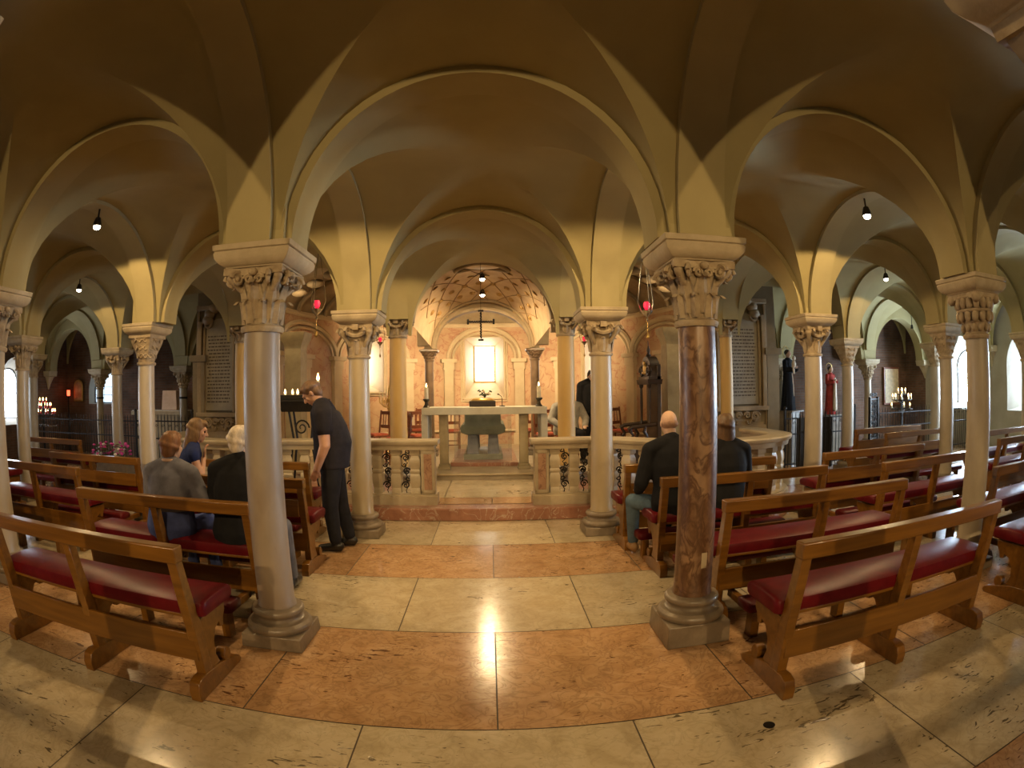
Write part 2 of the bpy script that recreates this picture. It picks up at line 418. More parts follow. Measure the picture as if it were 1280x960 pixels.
# ------------------------------------------------------------------ groin vaults and arches
def ell_z(t, a, b, z0, z1, inset):
    # height of an elliptical barrel over [a,b]
    c = (a+b)/2; r = (b-a)/2-inset; d = abs(t-c)/r
    return z0 + (z1-z0)*math.sqrt(max(0.0, 1-d*d)) if d < 1 else z0
def vault_bay(x0, x1, y0, y1, z0=SPR, z1=3.66):
    e = 0.15; ins = 0.045; n = 24
    def samp(a, b):
        a, b = a+e, b-e; c = (a+b)/2; r = (b-a)/2-ins
        return [a] + [c - r*math.cos(PI*i/n) for i in range(n+1)] + [b]
    X, Y = samp(x0, x1), samp(y0, y1); k = len(X)
    P = [[(x, y, max(ell_z(x, x0+e, x1-e, z0, z1, ins), ell_z(y, y0+e, y1-e, z0, z1, ins))) for y in Y] for x in X]
    mb = MB(); b0 = mb.addv([p for r in P for p in r])
    for i in range(k-1):
        for j in range(k-1):
            a, b, c, d = b0+i*k+j, b0+i*k+j+1, b0+(i+1)*k+j+1, b0+(i+1)*k+j
            if i == j: mb.face((a, b, c)); mb.face((a, c, d))
            elif i+j == k-2: mb.face((a, b, d)); mb.face((b, c, d))
            else: mb.face((a, b, c, d))
    return struct(mb.build('ceiling', PLASTER, ang=28))
def arch(axis, c, p, q, z0=SPR, crown=None, imp=IMP, hw=0.15, th=0.16, mat=None, name='ceiling_arch', dz=0.0):
    # rib across axis 'x' (from x=p to x=q at y=c) or 'y'
    mb = MB(); m = (p+q)/2; r = (q-p)/2-imp; cz = crown or z0 + r*0.985
    n = 36; L = []
    for i in range(n+1):
        t = PI*i/n
        L.append((m-r*math.cos(t), z0+(cz-z0)*math.sin(t), m-(r+th)*math.cos(t), z0+(cz-z0+th)*math.sin(t)))
    rings = []
    for s, z, so, zo in L:
        if axis == 'x': rings.append([(s, c-hw, z), (s, c+hw, z), (so, c+hw, zo), (so, c-hw, zo)])
        else: rings.append([(c+hw, s, z), (c-hw, s, z), (c-hw, so, zo), (c+hw, so, zo)])
    mb.loft(rings)
    return struct(mb.build(name, mat or PLASTER_RIB, ang=28))
def cell_open(i, j):      # is the groin vault present over this bay
    return not (3 <= i <= 5 and YS[j] > 8)
for i in range(len(XS)-1):
    for j in range(len(YS)-1):
        if not cell_open(i, j): continue
        vault_bay(XS[i], XS[i+1], YS[j], YS[j+1])
HIGH = {3, 4, 5, 6}       # indices of XS with the higher presbytery capitals on the fourth row
for j in range(1, len(YS)-1):
    for i in range(len(XS)-1):
        if j == 6 and 3 <= i <= 5: continue
        if j == 5 and 3 <= i <= 5:
            arch('x', YS[j], XS[i], XS[i+1], z0=2.745, crown=3.74, imp=0.17, hw=0.17)
        elif j == 6:
            arch('x', YS[j], XS[i], XS[i+1], z0=2.26, crown=3.36, th=0.4)
        else:
            hi = j == 5 and (i in HIGH or i+1 in HIGH)
            arch('x', YS[j], XS[i], XS[i+1], z0=2.75 if hi else SPR, crown=3.6)
for i in range(1, len(XS)-1):
    for j in range(len(YS)-1):
        if 4 <= i <= 5 and j >= 5: continue
        if i in (3, 6) and j >= 5: continue
        arch('y', XS[i], YS[j], YS[j+1], z0=2.75 if (i in HIGH and j == 4) else (SPR if j < 6 else 2.26), crown=3.62)
# springing blocks where the ribs meet above each impost
def pier(x, y, z0, z1, h=0.25):
    mb = MB(); mb.cbox((x, y, (z0+z1)/2), (2*h*0.8, 2*h*0.8, z1-z0))
    return struct(mb.build('ceiling_springer', PLASTER_RIB))

# ------------------------------------------------------------------ outer walls with splayed windows
GLASS_DAY = emit('daylit_window_glass', (0.62, 0.80, 1.0), PANE_DAY)
GLASS_DIM = emit('dimmed_unseen_window_glass', (0.78, 0.88, 1.0), 4.0)  # unseen windows beside and behind the camera, glow turned down against blue tint
GLASS_LEFT = emit('shaded_window_glass', (0.78, 0.88, 1.0), PANE_LEFT)
GLASS_APSE = emit('sunlit_window_glass', (1.0, 0.93, 0.80), PANE_APSE)
LEAD = plain('window_leading', (0.06, 0.06, 0.06), 0.6)
def niche_wall(name, win, O, S, Nn, W, H, mats, op=None, glass=None, lattice=True, zb=0.0):
    """wall from O along S (width W), room side towards Nn; op = (centre, half width, sill, spring, outer half width, outer sill, outer spring, depth)"""
    O, S, Nn = Vector(O), Vector(S), Vector(Nn); Z = Vector((0, 0, 1)); mb = MB()
    P = lambda s, z, d=0.0: O + S*s + Z*z - Nn*d
    if not op:
        mb.quad(P(0, zb), P(W, zb), P(W, H), P(0, H))
        mb.quad(P(0, zb, .25), P(W, zb, .25), P(W, H, .25), P(0, H, .25))
        return struct(mb.build(name, mats[0]))
    c, a, zs, zp, b, zs2, zp2, dep = op; n = 16
    mb.quad(P(0, zb), P(c-a, zb), P(c-a, H), P(0, H)); mb.quad(P(c+a, zb), P(W, zb), P(W, H), P(c+a, H))
    mb.quad(P(c-a, zb), P(c+a, zb), P(c+a, zs), P(c-a, zs))
    arc = [(c-a*math.cos(PI*i/n), zp+a*math.sin(PI*i/n)) for i in range(n+1)]
    for (s0, z0), (s1, z1) in zip(arc, arc[1:]):
        mb.quad(P(s0, z0), P(s1, z1), P(s1, H), P(s0, H))
    lin = [(c-a, zs)] + arc + [(c+a, zs)]
    arc2 = [(c-b*math.cos(PI*i/n), zp2+b*math.sin(PI*i/n)) for i in range(n+1)]
    lout = [(c-b, zs2)] + arc2 + [(c+b, zs2)]
    mb.mat(1)
    for k in range(len(lin)):
        k2 = (k+1) % len(lin)
        mb.quad(P(*lin[k]), P(*lin[k2]), P(*lout[k2], dep), P(*lout[k], dep))
    o = struct(mb.build(name, mats, ang=30))
    if win:
        g = MB(); i0 = g.addv([P(s, z, dep+0.02) for s, z in lout]); g.face(range(i0, i0+len(lout)))
        i0 = g.addv([P(s, z, dep+0.05) for s, z in lout]); g.face(range(i0, i0+len(lout)))
        wo = struct(g.build(win, glass or GLASS_DAY, smooth=False))
        f = MB()
        f.tube([P(s, z, dep) for s, z in lout+[lout[0]]], 0.025, 6)
        if lattice:
            for t in (-0.33, 0.33):
                f.tube([P(c+b*t*1.0, zs2, dep), P(c+b*t, zp2+b*0.9, dep)], 0.008, 5)
            zz = zs2+0.22
            while zz < zp2+b*0.5:
                f.tube([P(c-b, zz, dep), P(c+b, zz, dep)], 0.008, 5); zz += 0.22
        struct(f.build('window_frame', LEAD, parent=wo))
    return o
WMAT = [BRICK, PLASTER_WALL]
wn = [0]
def wname():
    wn[0] += 1; return 'window_%d' % wn[0]
ysw = [-5.4, -2.5, 0.35, 3.18, 6.03, 8.8, 11.5, 12.4]
for k, (a, b) in enumerate(zip(ysw, ysw[1:])):
    W = b-a; c = W/2
    op = (c, 0.85, 0.95, 2.0, 0.42, 1.1, 2.05, 0.55) if W > 2 else None
    niche_wall('wall_right', wname() if op else None, (11.9, a, 0), (0, 1, 0), (-1, 0, 0), W, 3.9, [BRICK if k > 5 else PLASTER_WALL, PLASTER_WALL], op, GLASS_DAY if k > 2 else GLASS_DIM)
    opl = (c, 0.7, 0.85, 1.9, 0.36, 1.0, 1.95, 0.5) if W > 2 else None
    niche_wall('wall_left', wname() if opl else None, (-12.4, a, 0), (0, 1, 0), (1, 0, 0), W, 3.9, [BRICK, PLASTER_WALL], opl, GLASS_LEFT if k > 2 else GLASS_DIM)
niche_wall('wall_rear', None, (-12.6, -5.4, 0), (1, 0, 0), (0, 1, 0), 24.7, 3.9, [PLASTER_WALL])
# far walls of the two side chapels, and the flank walls that carry the memorial tablets
niche_wall('wall_front', wname(), (-12.6, 12.4, 0), (1, 0, 0), (0, -1, 0), 3.0, 3.9, [BRICK, PLASTER_WALL], (1.86, 0.66, 1.35, 1.72, 0.60, 1.38, 1.70, 0.25), emit('dim_window_glass', (0.62, 0.80, 1.0), 2.0))
niche_wall('wall_front', None, (-9.6, 12.4, 0), (1, 0, 0), (0, -1, 0), 3.8, 3.9, [BRICK])
niche_wall('wall_front', None, (5.5, 12.4, 0), (1, 0, 0), (0, -1, 0), 6.6, 3.9, [BRICK])
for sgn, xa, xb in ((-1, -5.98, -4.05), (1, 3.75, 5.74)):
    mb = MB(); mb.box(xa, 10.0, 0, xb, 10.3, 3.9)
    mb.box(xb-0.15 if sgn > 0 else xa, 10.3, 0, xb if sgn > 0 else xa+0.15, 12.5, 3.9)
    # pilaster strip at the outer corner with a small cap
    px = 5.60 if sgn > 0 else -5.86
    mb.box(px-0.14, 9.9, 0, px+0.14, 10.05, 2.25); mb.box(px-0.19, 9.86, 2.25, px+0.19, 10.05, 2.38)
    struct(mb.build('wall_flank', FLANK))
# corbels that carry the wall ribs
for xw, sg, ys_ in ((11.9, -1, (3.18, 6.03, 8.8, 11.5)), (-12.4, 1, (3.18, 6.03, 8.8, 11.5))):
    for y in ys_:
        mb = MB(); zt = SPR if y < 11 else 2.26
        pr = [(0.02, zt-0.5), (0.07, zt-0.34), (0.15, zt-0.16), (0.22, zt-0.14), (0.24, zt)]
        rings = [[(xw, y-w_, z), (xw+sg*w_, y-w_*0.8, z), (xw+sg*w_, y+w_*0.8, z), (xw, y+w_, z)] for w_, z in pr]
        mb.loft(rings)
        struct(mb.build('trim_corbel', LIMESTONE, bevel=0.006))

# ------------------------------------------------------------------ presbytery platform and steps
def bal_pts(ctrl, n=10):
    # smooth polyline (Catmull-Rom)
    out = []
    c = [ctrl[0]] + ctrl + [ctrl[-1]]
    for i in range(1, len(c)-2):
        p0, p1, p2, p3 = [Vector((*q, 0)) for q in c[i-1:i+3]]
        for k in range(n):
            t = k/n
            out.append(0.5*((2*p1)+(p2-p0)*t+(2*p0-5*p1+4*p2-p3)*t*t+(3*p1-p0-3*p2+p3)*t**3))
    out.append(Vector((*ctrl[-1], 0)))
    return out
BAL_R = [(0.54, 7.0), (0.95, 7.0), (1.45, 6.93), (1.95, 6.45), (2.40, 6.10), (2.85, 6.02), (3.35, 6.10), (3.75, 6.45), (3.84, 7.0), (3.84, 7.6)]
BAL_L = [(-0.72, 7.06), (-1.2, 7.06), (-1.9, 7.08), (-2.6, 6.98), (-3.3, 6.72), (-4.0, 6.82), (-4.6, 7.18), (-4.93, 7.68), (-4.9, 8.3)]
mb = MB()
left = [(p.x, p.y-0.28) for p in bal_pts(BAL_L, 6)][::-1]; rgt = [(p.x, p.y-0.28) for p in bal_pts(BAL_R, 6)]
front = [(-4.95, 9.9)] + left[:-8] + [(-1.5, 6.72), (1.1, 6.70)] + rgt[10:] + [(3.9, 9.9)]
mb.prism(front, 0.0, 0.16, 'z')
struct(mb.build('floor_platform', STEPRED, bevel=0.012, smooth=False))
slab_field('floor_platform_paving', [(6.98, 7.43, 1), (7.43, 8.95, 0)], -1.4, 1.2, 0.164)
mb = MB(); arcp = [(-0.15+3.98*math.sin(PI*k/24), 10+3.98*math.cos(PI*k/24)) for k in range(-12, 13)]
mb.prism([(-4.1, 8.985)] + arcp + [(3.8, 8.985)], 0.1, 0.235, 'z')
mb.prism([(-4.1, 8.93)] + arcp + [(3.8, 8.93)], 0.236, 0.275, 'z')
struct(mb.build('floor_presbytery', RAILSTONE, bevel=0.01, smooth=False))

# ------------------------------------------------------------------ apse shell
AC = (-0.15, 10.0); AR = 4.0; AH = 3.3
def ap(phi, z, r=AR):
    return (AC[0]+r*math.sin(phi), AC[1]+r*math.cos(phi), z)
D = math.radians
wins = [(0.0, D(7.4), 1.42, 2.98, D(3.3), 1.86, 2.80), (D(-41.5), D(4.5), 1.6, 2.85, D(3.2), 1.80, 2.72), (D(41.5), D(4.5), 1.6, 2.85, D(3.2), 1.80, 2.72)]
mb = MB()
cuts = sorted([-PI/2, PI/2] + [w_[0]+s*w_[1] for w_ in wins for s in (-1, 1)])
for a, b in zip(cuts, cuts[1:]):
    hole = next((w_ for w_ in wins if abs((a+b)/2-w_[0]) < 0.01), None)
    n = max(2, int((b-a)/D(4)))
    for k in range(n):
        f0, f1 = a+(b-a)*k/n, a+(b-a)*(k+1)/n
        if hole:
            mb.quad(ap(f0, 0.2), ap(f1, 0.2), ap(f1, hole[2]), ap(f0, hole[2])); mb.quad(ap(f0, hole[3]), ap(f1, hole[3]), ap(f1, AH), ap(f0, AH))
        else:
            mb.quad(ap(f0, 0.2), ap(f1, 0.2), ap(f1, AH), ap(f0, AH))
struct(mb.build('wall_apse', APSEPINK, ang=60))
mb = MB(); wk = []
for (c, hw_, z0, z1, ihw, iz0, iz1) in wins:
    A = [ap(c-hw_, z0), ap(c+hw_, z0), ap(c+hw_, z1), ap(c-hw_, z1)]; B_ = [ap(c-ihw, iz0, AR+0.75), ap(c+ihw, iz0, AR+0.75), ap(c+ihw, iz1, AR+0.75), ap(c-ihw, iz1, AR+0.75)]
    for k in range(4): mb.quad(A[k], A[(k+1) % 4], B_[(k+1) % 4], B_[k])
    # moulded frame round the opening
    for r_, dd in ((0.045, 0.0), (0.03, 0.06)):
        mb.tube([ap(c-hw_-dd/AR, z0-dd), ap(c+hw_+dd/AR, z0-dd), ap(c+hw_+dd/AR, z1+dd), ap(c-hw_-dd/AR, z1+dd), ap(c-hw_-dd/AR, z0-dd)], r_, 6)
    wk.append(B_)
struct(mb.build('trim_window_splay', APSECREAM))
for B_ in wk:
    g = MB(); nrm = Vector((AC[0]-B_[0][0], AC[1]-B_[0][1], 0)).normalized()*0.01
    g.quad(*[Vector(p)+nrm for p in B_]); g.quad(*[Vector(p)-nrm*2 for p in B_])
    wo = struct(g.build(wname(), GLASS_APSE, smooth=False))
    f = MB(); f.tube([Vector(p)+nrm*2 for p in B_+B_[:1]], 0.03, 6); struct(f.build('window_frame', GILT, parent=wo))
# pilasters, blind arches, cornice
mb = MB(); ring = []
for dg in (-88, -72, -57, -28, -13, 13, 28, 57, 72, 88):
    f = D(dg)
    def strip(hw_, z0, z1, dr):
        a, b = f-hw_/AR, f+hw_/AR
        n = mb.addv([ap(a, z0, AR+0.02), ap(b, z0, AR+0.02), ap(b, z0, AR-dr), ap(a, z0, AR-dr), ap(a, z1, AR+0.02), ap(b, z1, AR+0.02), ap(b, z1, AR-dr), ap(a, z1, AR-dr)])
        for q in ((0,3,2,1),(4,5,6,7),(0,1,5,4),(1,2,6,5),(2,3,7,6),(3,0,4,7)): mb.face([n+i for i in q])
    strip(0.16, 0.27, 0.55, 0.14); strip(0.12, 0.55, 2.15, 0.10); strip(0.15, 2.15, 2.2, 0.12); strip(0.14, 2.2, 2.33, 0.13); strip(0.2, 2.33, 2.42, 0.17)
def wall_arc(f0, f1, z0, z1, r):
    mb.tube([ap((f0+f1)/2-(f1-f0)/2*math.cos(PI*k/20), z0+(z1-z0)*math.sin(PI*k/20), AR-0.03) for k in range(21)], r, 6)
for f0, f1, zc in ((-13, 13, 3.2), (-57, -28, 3.15), (28, 57, 3.15), (-88, -57, 3.1), (57, 88, 3.1)):
    wall_arc(D(f0), D(f1), 2.42, zc, 0.06); wall_arc(D(f0+1.6), D(f1-1.6), 2.42, zc-0.11, 0.035)
for z, r in ((3.27, 0.06), (0.62, 0.035)):
    mb.tube([ap(D(k), z, AR-0.03) for k in range(-90, 91, 5)], r, 6)
struct(mb.build('trim_apse_order', APSECREAM, ang=40))
for x in (-3.62, 3.36):
    mb = MB(); mb.box(x-0.19, 9.62, 0.27, x+0.19, 10.0, 0.5); mb.box(x-0.16, 9.65, 0.5, x+0.16, 10.0, 2.42)
    mb.loft([[(x-h_, 9.81-h_, z), (x+h_, 9.81-h_, z), (x+h_, 10.0, z), (x-h_, 10.0, z)] for h_, z in ((0.16, 2.42), (0.18, 2.5), (0.25, 2.62), (0.27, 2.72))])
    struct(mb.build('trim_pier', OLIVESTONE))
# half dome over the apse and the lower ambulatory ceiling in front of it
P = []
for j in range(11):
    t = PI/2*j/10; row = []
    for k in range(-18, 19):
        f = PI/2*k/18; r = AR*math.cos(t); row.append((AC[0]+r*math.sin(f), AC[1]+max(0.0, r*math.cos(f)), AH+0.95*math.sin(t)))
    P.append(row)
mb = MB(); mb.grid(P)
Q = []
for k in range(25):
    t = PI*k/24; x = AC[0]-AR*math.cos(t); z = AH+0.95*math.sin(t); Q.append([(x, 8.9, z), (x, 10.02, z)])
mb.grid(Q)
# stucco ribs and swags over the ambulatory
for sx in (-1, 1):
    for k in range(4):
        f = sx*D(35+14*k)
        mb.tube([(AC[0]+AR*math.cos(PI/2*j/10)*math.sin(f)*0.98, AC[1]+AR*math.cos(PI/2*j/10)*math.cos(f)*0.98, AH+0.93*math.sin(PI/2*j/10)) for j in range(9)], 0.05, 6)
    for k in range(5):
        mb.ell((AC[0]+sx*(2.0+0.35*k), 9.3+0.12*k, 4.0-0.13*k), (0.22, 0.12, 0.08), Matrix.Rotation(sx*0.5, 3, 'Z'), 12, 6)
struct(mb.build('ceiling_apse', STUCCO, ang=50))
# tympanum fill above the fourth-row arches, so that the vault reads as a solid wall there
mb = MB()
for i in range(3, 6):
    p, q = XS[i], XS[i+1]; m = (p+q)/2; r = (q-p)/2-0.17; n = 28
    pts = [(m-(r+0.02)*math.cos(PI*k/n), 2.745+(3.74-2.745+0.02)*math.sin(PI*k/n)) for k in range(n+1)]
    pts = [(p, 2.745)] + pts + [(q, 2.745)]
    for (s0, z0), (s1, z1) in zip(pts, pts[1:]):
        for yy in (8.66, 8.94):
            mb.quad((s0, yy, z0), (s1, yy, z1), (s1, yy, 4.4), (s0, yy, 4.4))
struct(mb.build('wall_spandrel', PLASTER, smooth=False))
# canopy vault between the fourth-row arch and the dark columns: diamond coffers with rosettes
def sail(u, v):      # u across (0..1), v depth (0..1)
    xa, xb = -1.30+0.12*v, 1.06-0.17*v
    zs = 2.745-0.26*v; zc = 3.80-0.40*v
    t = PI*u; bul = 0.10*math.sin(PI*v)*math.sin(t)
    return Vector(((xa+xb)/2-(xb-xa)/2*math.cos(t), 8.9+2.6*v, zs+(zc-zs)*math.sin(t)+bul))
mb = MB(); mb.mat(0).grid([[sail(u/28, v/14) for v in range(15)] for u in range(29)])
cen = Vector((-0.14, 10.1, 2.4))
off = lambda p, d=0.012: p + (cen-p).normalized()*d
mb.mat(1)
for k in range(-6, 15, 2):
    for sg in (1, -1):
        L = []
        for j in range(25):
            v = j/24; u = 0.08*k+sg*v*0.42
            if 0.1 <= u <= 0.9: L.append(off(sail(u, v), 0.006))
        if len(L) > 2: mb.tube(L, 0.006, 5)
mb.mat(2)
for a in range(12):
    for bb in range(6):
        u = 0.12+0.08*a+(0.04 if bb % 2 else 0); v = 0.10+bb*0.16
        if 0.14 < u < 0.88:
            p = off(sail(u, v), 0.01); d = (cen-p).normalized(); R = d.to_track_quat('Z', 'Y').to_matrix()
            mb.ell(p, (0.042, 0.042, 0.02), R, 10, 6)
            mb.tube([p+R @ Vector((0.055*math.cos(t*PI/6), 0.055*math.sin(t*PI/6), 0)) for t in range(13)], 0.008, 5)
mb.mat(3)
for v, r in ((0.02, 0.06), (0.97, 0.07), (0.90, 0.03)):
    mb.tube([off(sail(u/36, v), 0.02) for u in range(37)], r, 8)
# oval lantern rim at the crown
pc = sail(0.5, 0.16)
mb.tube([(pc.x+0.46*math.cos(t*PI/16), pc.y+0.20*math.sin(t*PI/16), pc.z-0.03-0.10*math.cos(t*PI/16)**2) for t in range(33)], 0.035, 8)
struct(mb.build('ceiling_canopy', [stone('canopy_fresco', (0.40,0.27,0.15), (0.50,0.36,0.21), (0.58,0.44,0.28), scale=4, rough=0.7, bmp=0.1), plain('painted_line', (0.22,0.13,0.05), 0.7), plain('ochre_rosette', (0.42,0.25,0.08), 0.6), STUCCO], ang=50))
mb = MB(); mb.ell((pc.x, pc.y, pc.z-0.03), (0.43, 0.19, 0.05), None, 24, 8)
struct(mb.build('trim_lantern', APSECREAM))
arch('x', 11.5, -1.27-0.15, 0.93+0.15, z0=2.48, crown=3.28, imp=0.22, hw=0.13, mat=STUCCO)
for x0, x1 in ((-1.47, -1.30), (1.22, 0.98)):
    arch('y', (x0+x1)/2, 8.8, 11.5, z0=2.55, crown=3.45, imp=0.2, hw=0.11, mat=STUCCO)
# ------------------------------------------------------------------ columns
def leaf(mb, th, z0, h, wd, rf, curl, n=9):
    P = []
    for i in range(n):
        t = i/(n-1)
        if t < 0.72: z = z0+h*t/0.72; r = rf(z)+0.010+0.012*t
        else:
            a = (t-0.72)/0.28*PI*0.95; z = z0+h+curl*0.55*math.sin(a); r = rf(z0+h)+0.020+curl*(1-math.cos(a))*0.55
        wv = wd*(0.75+0.35*math.sin(PI*min(1, t*1.15)))*(1-0.55*max(0, (t-0.6)/0.4))*(1+0.10*math.sin(t*26))
        row = []
        for k in range(-3, 4):
            s = k/3; dr = 0.010*math.cos(s*PI*1.5) - 0.012*s*s
            row.append(((r+dr)*math.cos(th)-s*wv*math.sin(th), (r+dr)*math.sin(th)+s*wv*math.cos(th), z))
        P.append(row)
    mb.grid(P)
def spiral(mb, c, d1, d2, R, turns=1.75, rr=0.011, n=26):
    c, d1, d2 = Vector(c), Vector(d1), Vector(d2); pts = []
    for i in range(n):
        t = i/(n-1); a = t*turns*2*PI; r = R*(1-0.82*t)
        pts.append(c+d1*r*math.cos(a)+d2*r*math.sin(a))
    mb.tube(pts, [rr*(1-0.4*i/n) for i in range(n)], 6)
def abacus(mb, h, z0, z1, dip=0.16):
    poly = []
    for k in range(4):
        a = PI/4+PI/2*k; b = a+PI/2
        p, q = Vector((h*1.414*math.cos(a), h*1.414*math.sin(a))), Vector((h*1.414*math.cos(b), h*1.414*math.sin(b)))
        for i in range(8):
            t = i/8; m = p.lerp(q, t); s = 1-dip*math.sin(PI*t); poly.append((m.x*s, m.y*s))
    mb.prism(poly, z0, z1, 'z')
def cap_acanthus(rb, rt, z0, z1):
    mb = MB(); H = z1-z0
    rf = lambda z: rb*0.98+(rt-rb)*max(0, (z-z0)/H)**2.2
    mb.lathe([(rb*1.12, z0-0.045), (rb*1.2, z0-0.03), (rb*1.2, z0-0.012), (rb*1.0, z0)] + [(rf(z0+H*t/8), z0+H*t/8) for t in range(9)], 28)
    for k in range(8): leaf(mb, PI/8+k*PI/4, z0+0.005, H*0.36, 0.048, rf, 0.042)
    for k in range(8): leaf(mb, k*PI/4, z0+0.03, H*0.60, 0.050, rf, 0.055)
    for k in range(4):
        a = PI/4+k*PI/2; d = Vector((math.cos(a), math.sin(a), 0)); pz = Vector((-d.y, d.x, 0))
        mb.caps(d*rf(z0+H*.62)+Vector((0,0,z0+H*.6)), d*(rt*1.22)+Vector((0,0,z0+H*.83)), 0.022, 0.03, 8)
        for s in (-1, 1):
            dd = (d+s*0.28*pz).normalized()
            spiral(mb, dd*(rt*1.16)+Vector((0,0,z0+H*.80)), dd, Vector((0,0,1)), 0.043, rr=0.016)
            mb.ell(dd*(rt*1.16)+Vector((0,0,z0+H*.80)), (0.02, 0.02, 0.02), None, 8, 6)
        b = k*PI/2; e = Vector((math.cos(b), math.sin(b), 0)); pe = Vector((-e.y, e.x, 0))
        for s in (-1, 1):
            spiral(mb, e*(rt*0.92)+pe*s*0.035+Vector((0,0,z0+H*.80)), pe*s, Vector((0,0,1)), 0.032, rr=0.011)
        mb.ell(e*(rt*1.0)+Vector((0,0,z1-0.03)), (0.03, 0.03, 0.025), None, 10, 6)
    abacus(mb, rt*1.08, z1-0.045, z1)
    return mb
def cap_volute(rb, rt, z0, z1):
    mb = MB(); H = z1-z0
    rf = lambda z: rb+(rt*0.86-rb)*max(0, (z-z0)/H)**1.6
    mb.lathe([(rb*1.08, z0-0.04), (rb*1.15, z0-0.028), (rb*1.15, z0-0.012), (rb, z0)] + [(rf(z0+H*t/6), z0+H*t/6) for t in range(7)], 24)
    for k in range(4):
        a = PI/4+k*PI/2; d = Vector((math.cos(a), math.sin(a), 0)); pz = Vector((-d.y, d.x, 0))
        mb.prism([(0.0, 0)]*0 or [(-0.03, 0), (0.03, 0), (0.045, 0.06), (0.02, 0.09), (-0.02, 0.09), (-0.045, 0.06)], 0, 0.001, 'z') if False else None
        mb.caps(d*rf(z0+H*.3)+Vector((0,0,z0+H*.3)), d*(rt*1.18)+Vector((0,0,z0+H*.74)), 0.02, 0.035, 8)
        for s in (-1, 1):
            dd = (d+s*0.35*pz).normalized()
            spiral(mb, dd*(rt*1.1)+Vector((0,0,z0+H*.74)), dd, Vector((0,0,1)), 0.05, 1.5, rr=0.018)
        b = k*PI/2; e = Vector((math.cos(b), math.sin(b), 0)); pe = Vector((-e.y, e.x, 0))
        c = e*(rt*0.88)+Vector((0,0,z0+H*.70))
        mb.tube([c+pe*(rt*0.9)*(t/6-1)+Vector((0,0,0.06-0.09*math.sin(PI*t/12))) for t in range(13)], 0.024, 6)
        mb.cbox(tuple(e*(rt*0.95)+Vector((0,0,z0+H*.88))), (0.07, 0.07, 0.06))
        leaf(mb, b, z0+0.005, H*0.42, 0.05, rf, 0.03)
    abacus(mb, rt*1.0, z1-0.05, z1, 0.12)
    return mb
def cap_basket(rb, rt, z0, z1):
    mb = MB(); H = z1-z0
    mb.lathe([(rb*1.1, z0-0.045), (rb*1.2, z0-0.03), (rb*1.2, z0-0.01), (rb, z0), (rb*1.05, z0+H*.1), (rb*1.4, z0+H*.45), (rt*0.9, z0+H*.75), (rt*1.0, z1)], 24)
    for row, (zz, r0, n, s) in enumerate(((0.15, rb*1.12, 12, 0.026), (0.42, rb*1.42, 14, 0.034), (0.75, rt*0.92, 16, 0.038))):
        for k in range(n):
            a = 2*PI*(k+0.5*(row % 2))/n
            mb.ell((r0*math.cos(a), r0*math.sin(a), z0+H*zz), (s, s, s*1.5), None, 8, 6)
        mb.tube([((r0+0.01)*math.cos(2*PI*k/24), (r0+0.01)*math.sin(2*PI*k/24), z0+H*(zz+0.14)) for k in range(25)], 0.014, 6)
    for k in range(4):
        a = PI/4+k*PI/2
        mb.ell((rt*1.2*math.cos(a), rt*1.2*math.sin(a), z0+H*.86), (0.05, 0.05, 0.045), None, 10, 8)
    abacus(mb, rt*1.0, z1-0.05, z1, 0.06)
    return mb
def cap_leafblock(rb, rt, z0, z1):
    # tapered cubic capital wrapped in shallow foliage
    mb = MB(); H = z1-z0; rings = []
    mb.lathe([(rb*1.1, z0-0.045), (rb*1.18, z0-0.03), (rb*1.18, z0-0.01), (rb, z0)], 24)
    for i in range(9):
        t = i/8; sq = min(1, t*1.5); r = rb*0.98+(rt*1.02-rb)*t**1.2; ring = []
        for k in range(32):
            a = 2*PI*k/32; cs = 1/max(abs(math.cos(a)), abs(math.sin(a))); ring.append((r*(1+(cs-1)*sq*0.9)*math.cos(a), r*(1+(cs-1)*sq*0.9)*math.sin(a), z0+H*t))
        rings.append(ring)
    mb.loft(rings)
    for k in range(12):
        a = 2*PI*k/12
        for zz in (0.2, 0.5, 0.78):
            t = zz; r = rb+(rt-rb)*t**1.2; cs = 1/max(abs(math.cos(a)), abs(math.sin(a))); r *= 1+(cs-1)*min(1, t*1.5)*0.9
            c = Vector((r*math.cos(a), r*math.sin(a), z0+H*zz)); pe = Vector((-math.sin(a), math.cos(a), 0))
            spiral(mb, c, pe, Vector((0,0,1)), 0.038, 1.2, 0.013, 14)
    abacus(mb, rt*1.03, z1-0.04, z1, 0.03)
    return mb
CAPS = {'acanthus': cap_acanthus, 'volute': cap_volute, 'basket': cap_basket, 'leafblock': cap_leafblock}
protos = {}
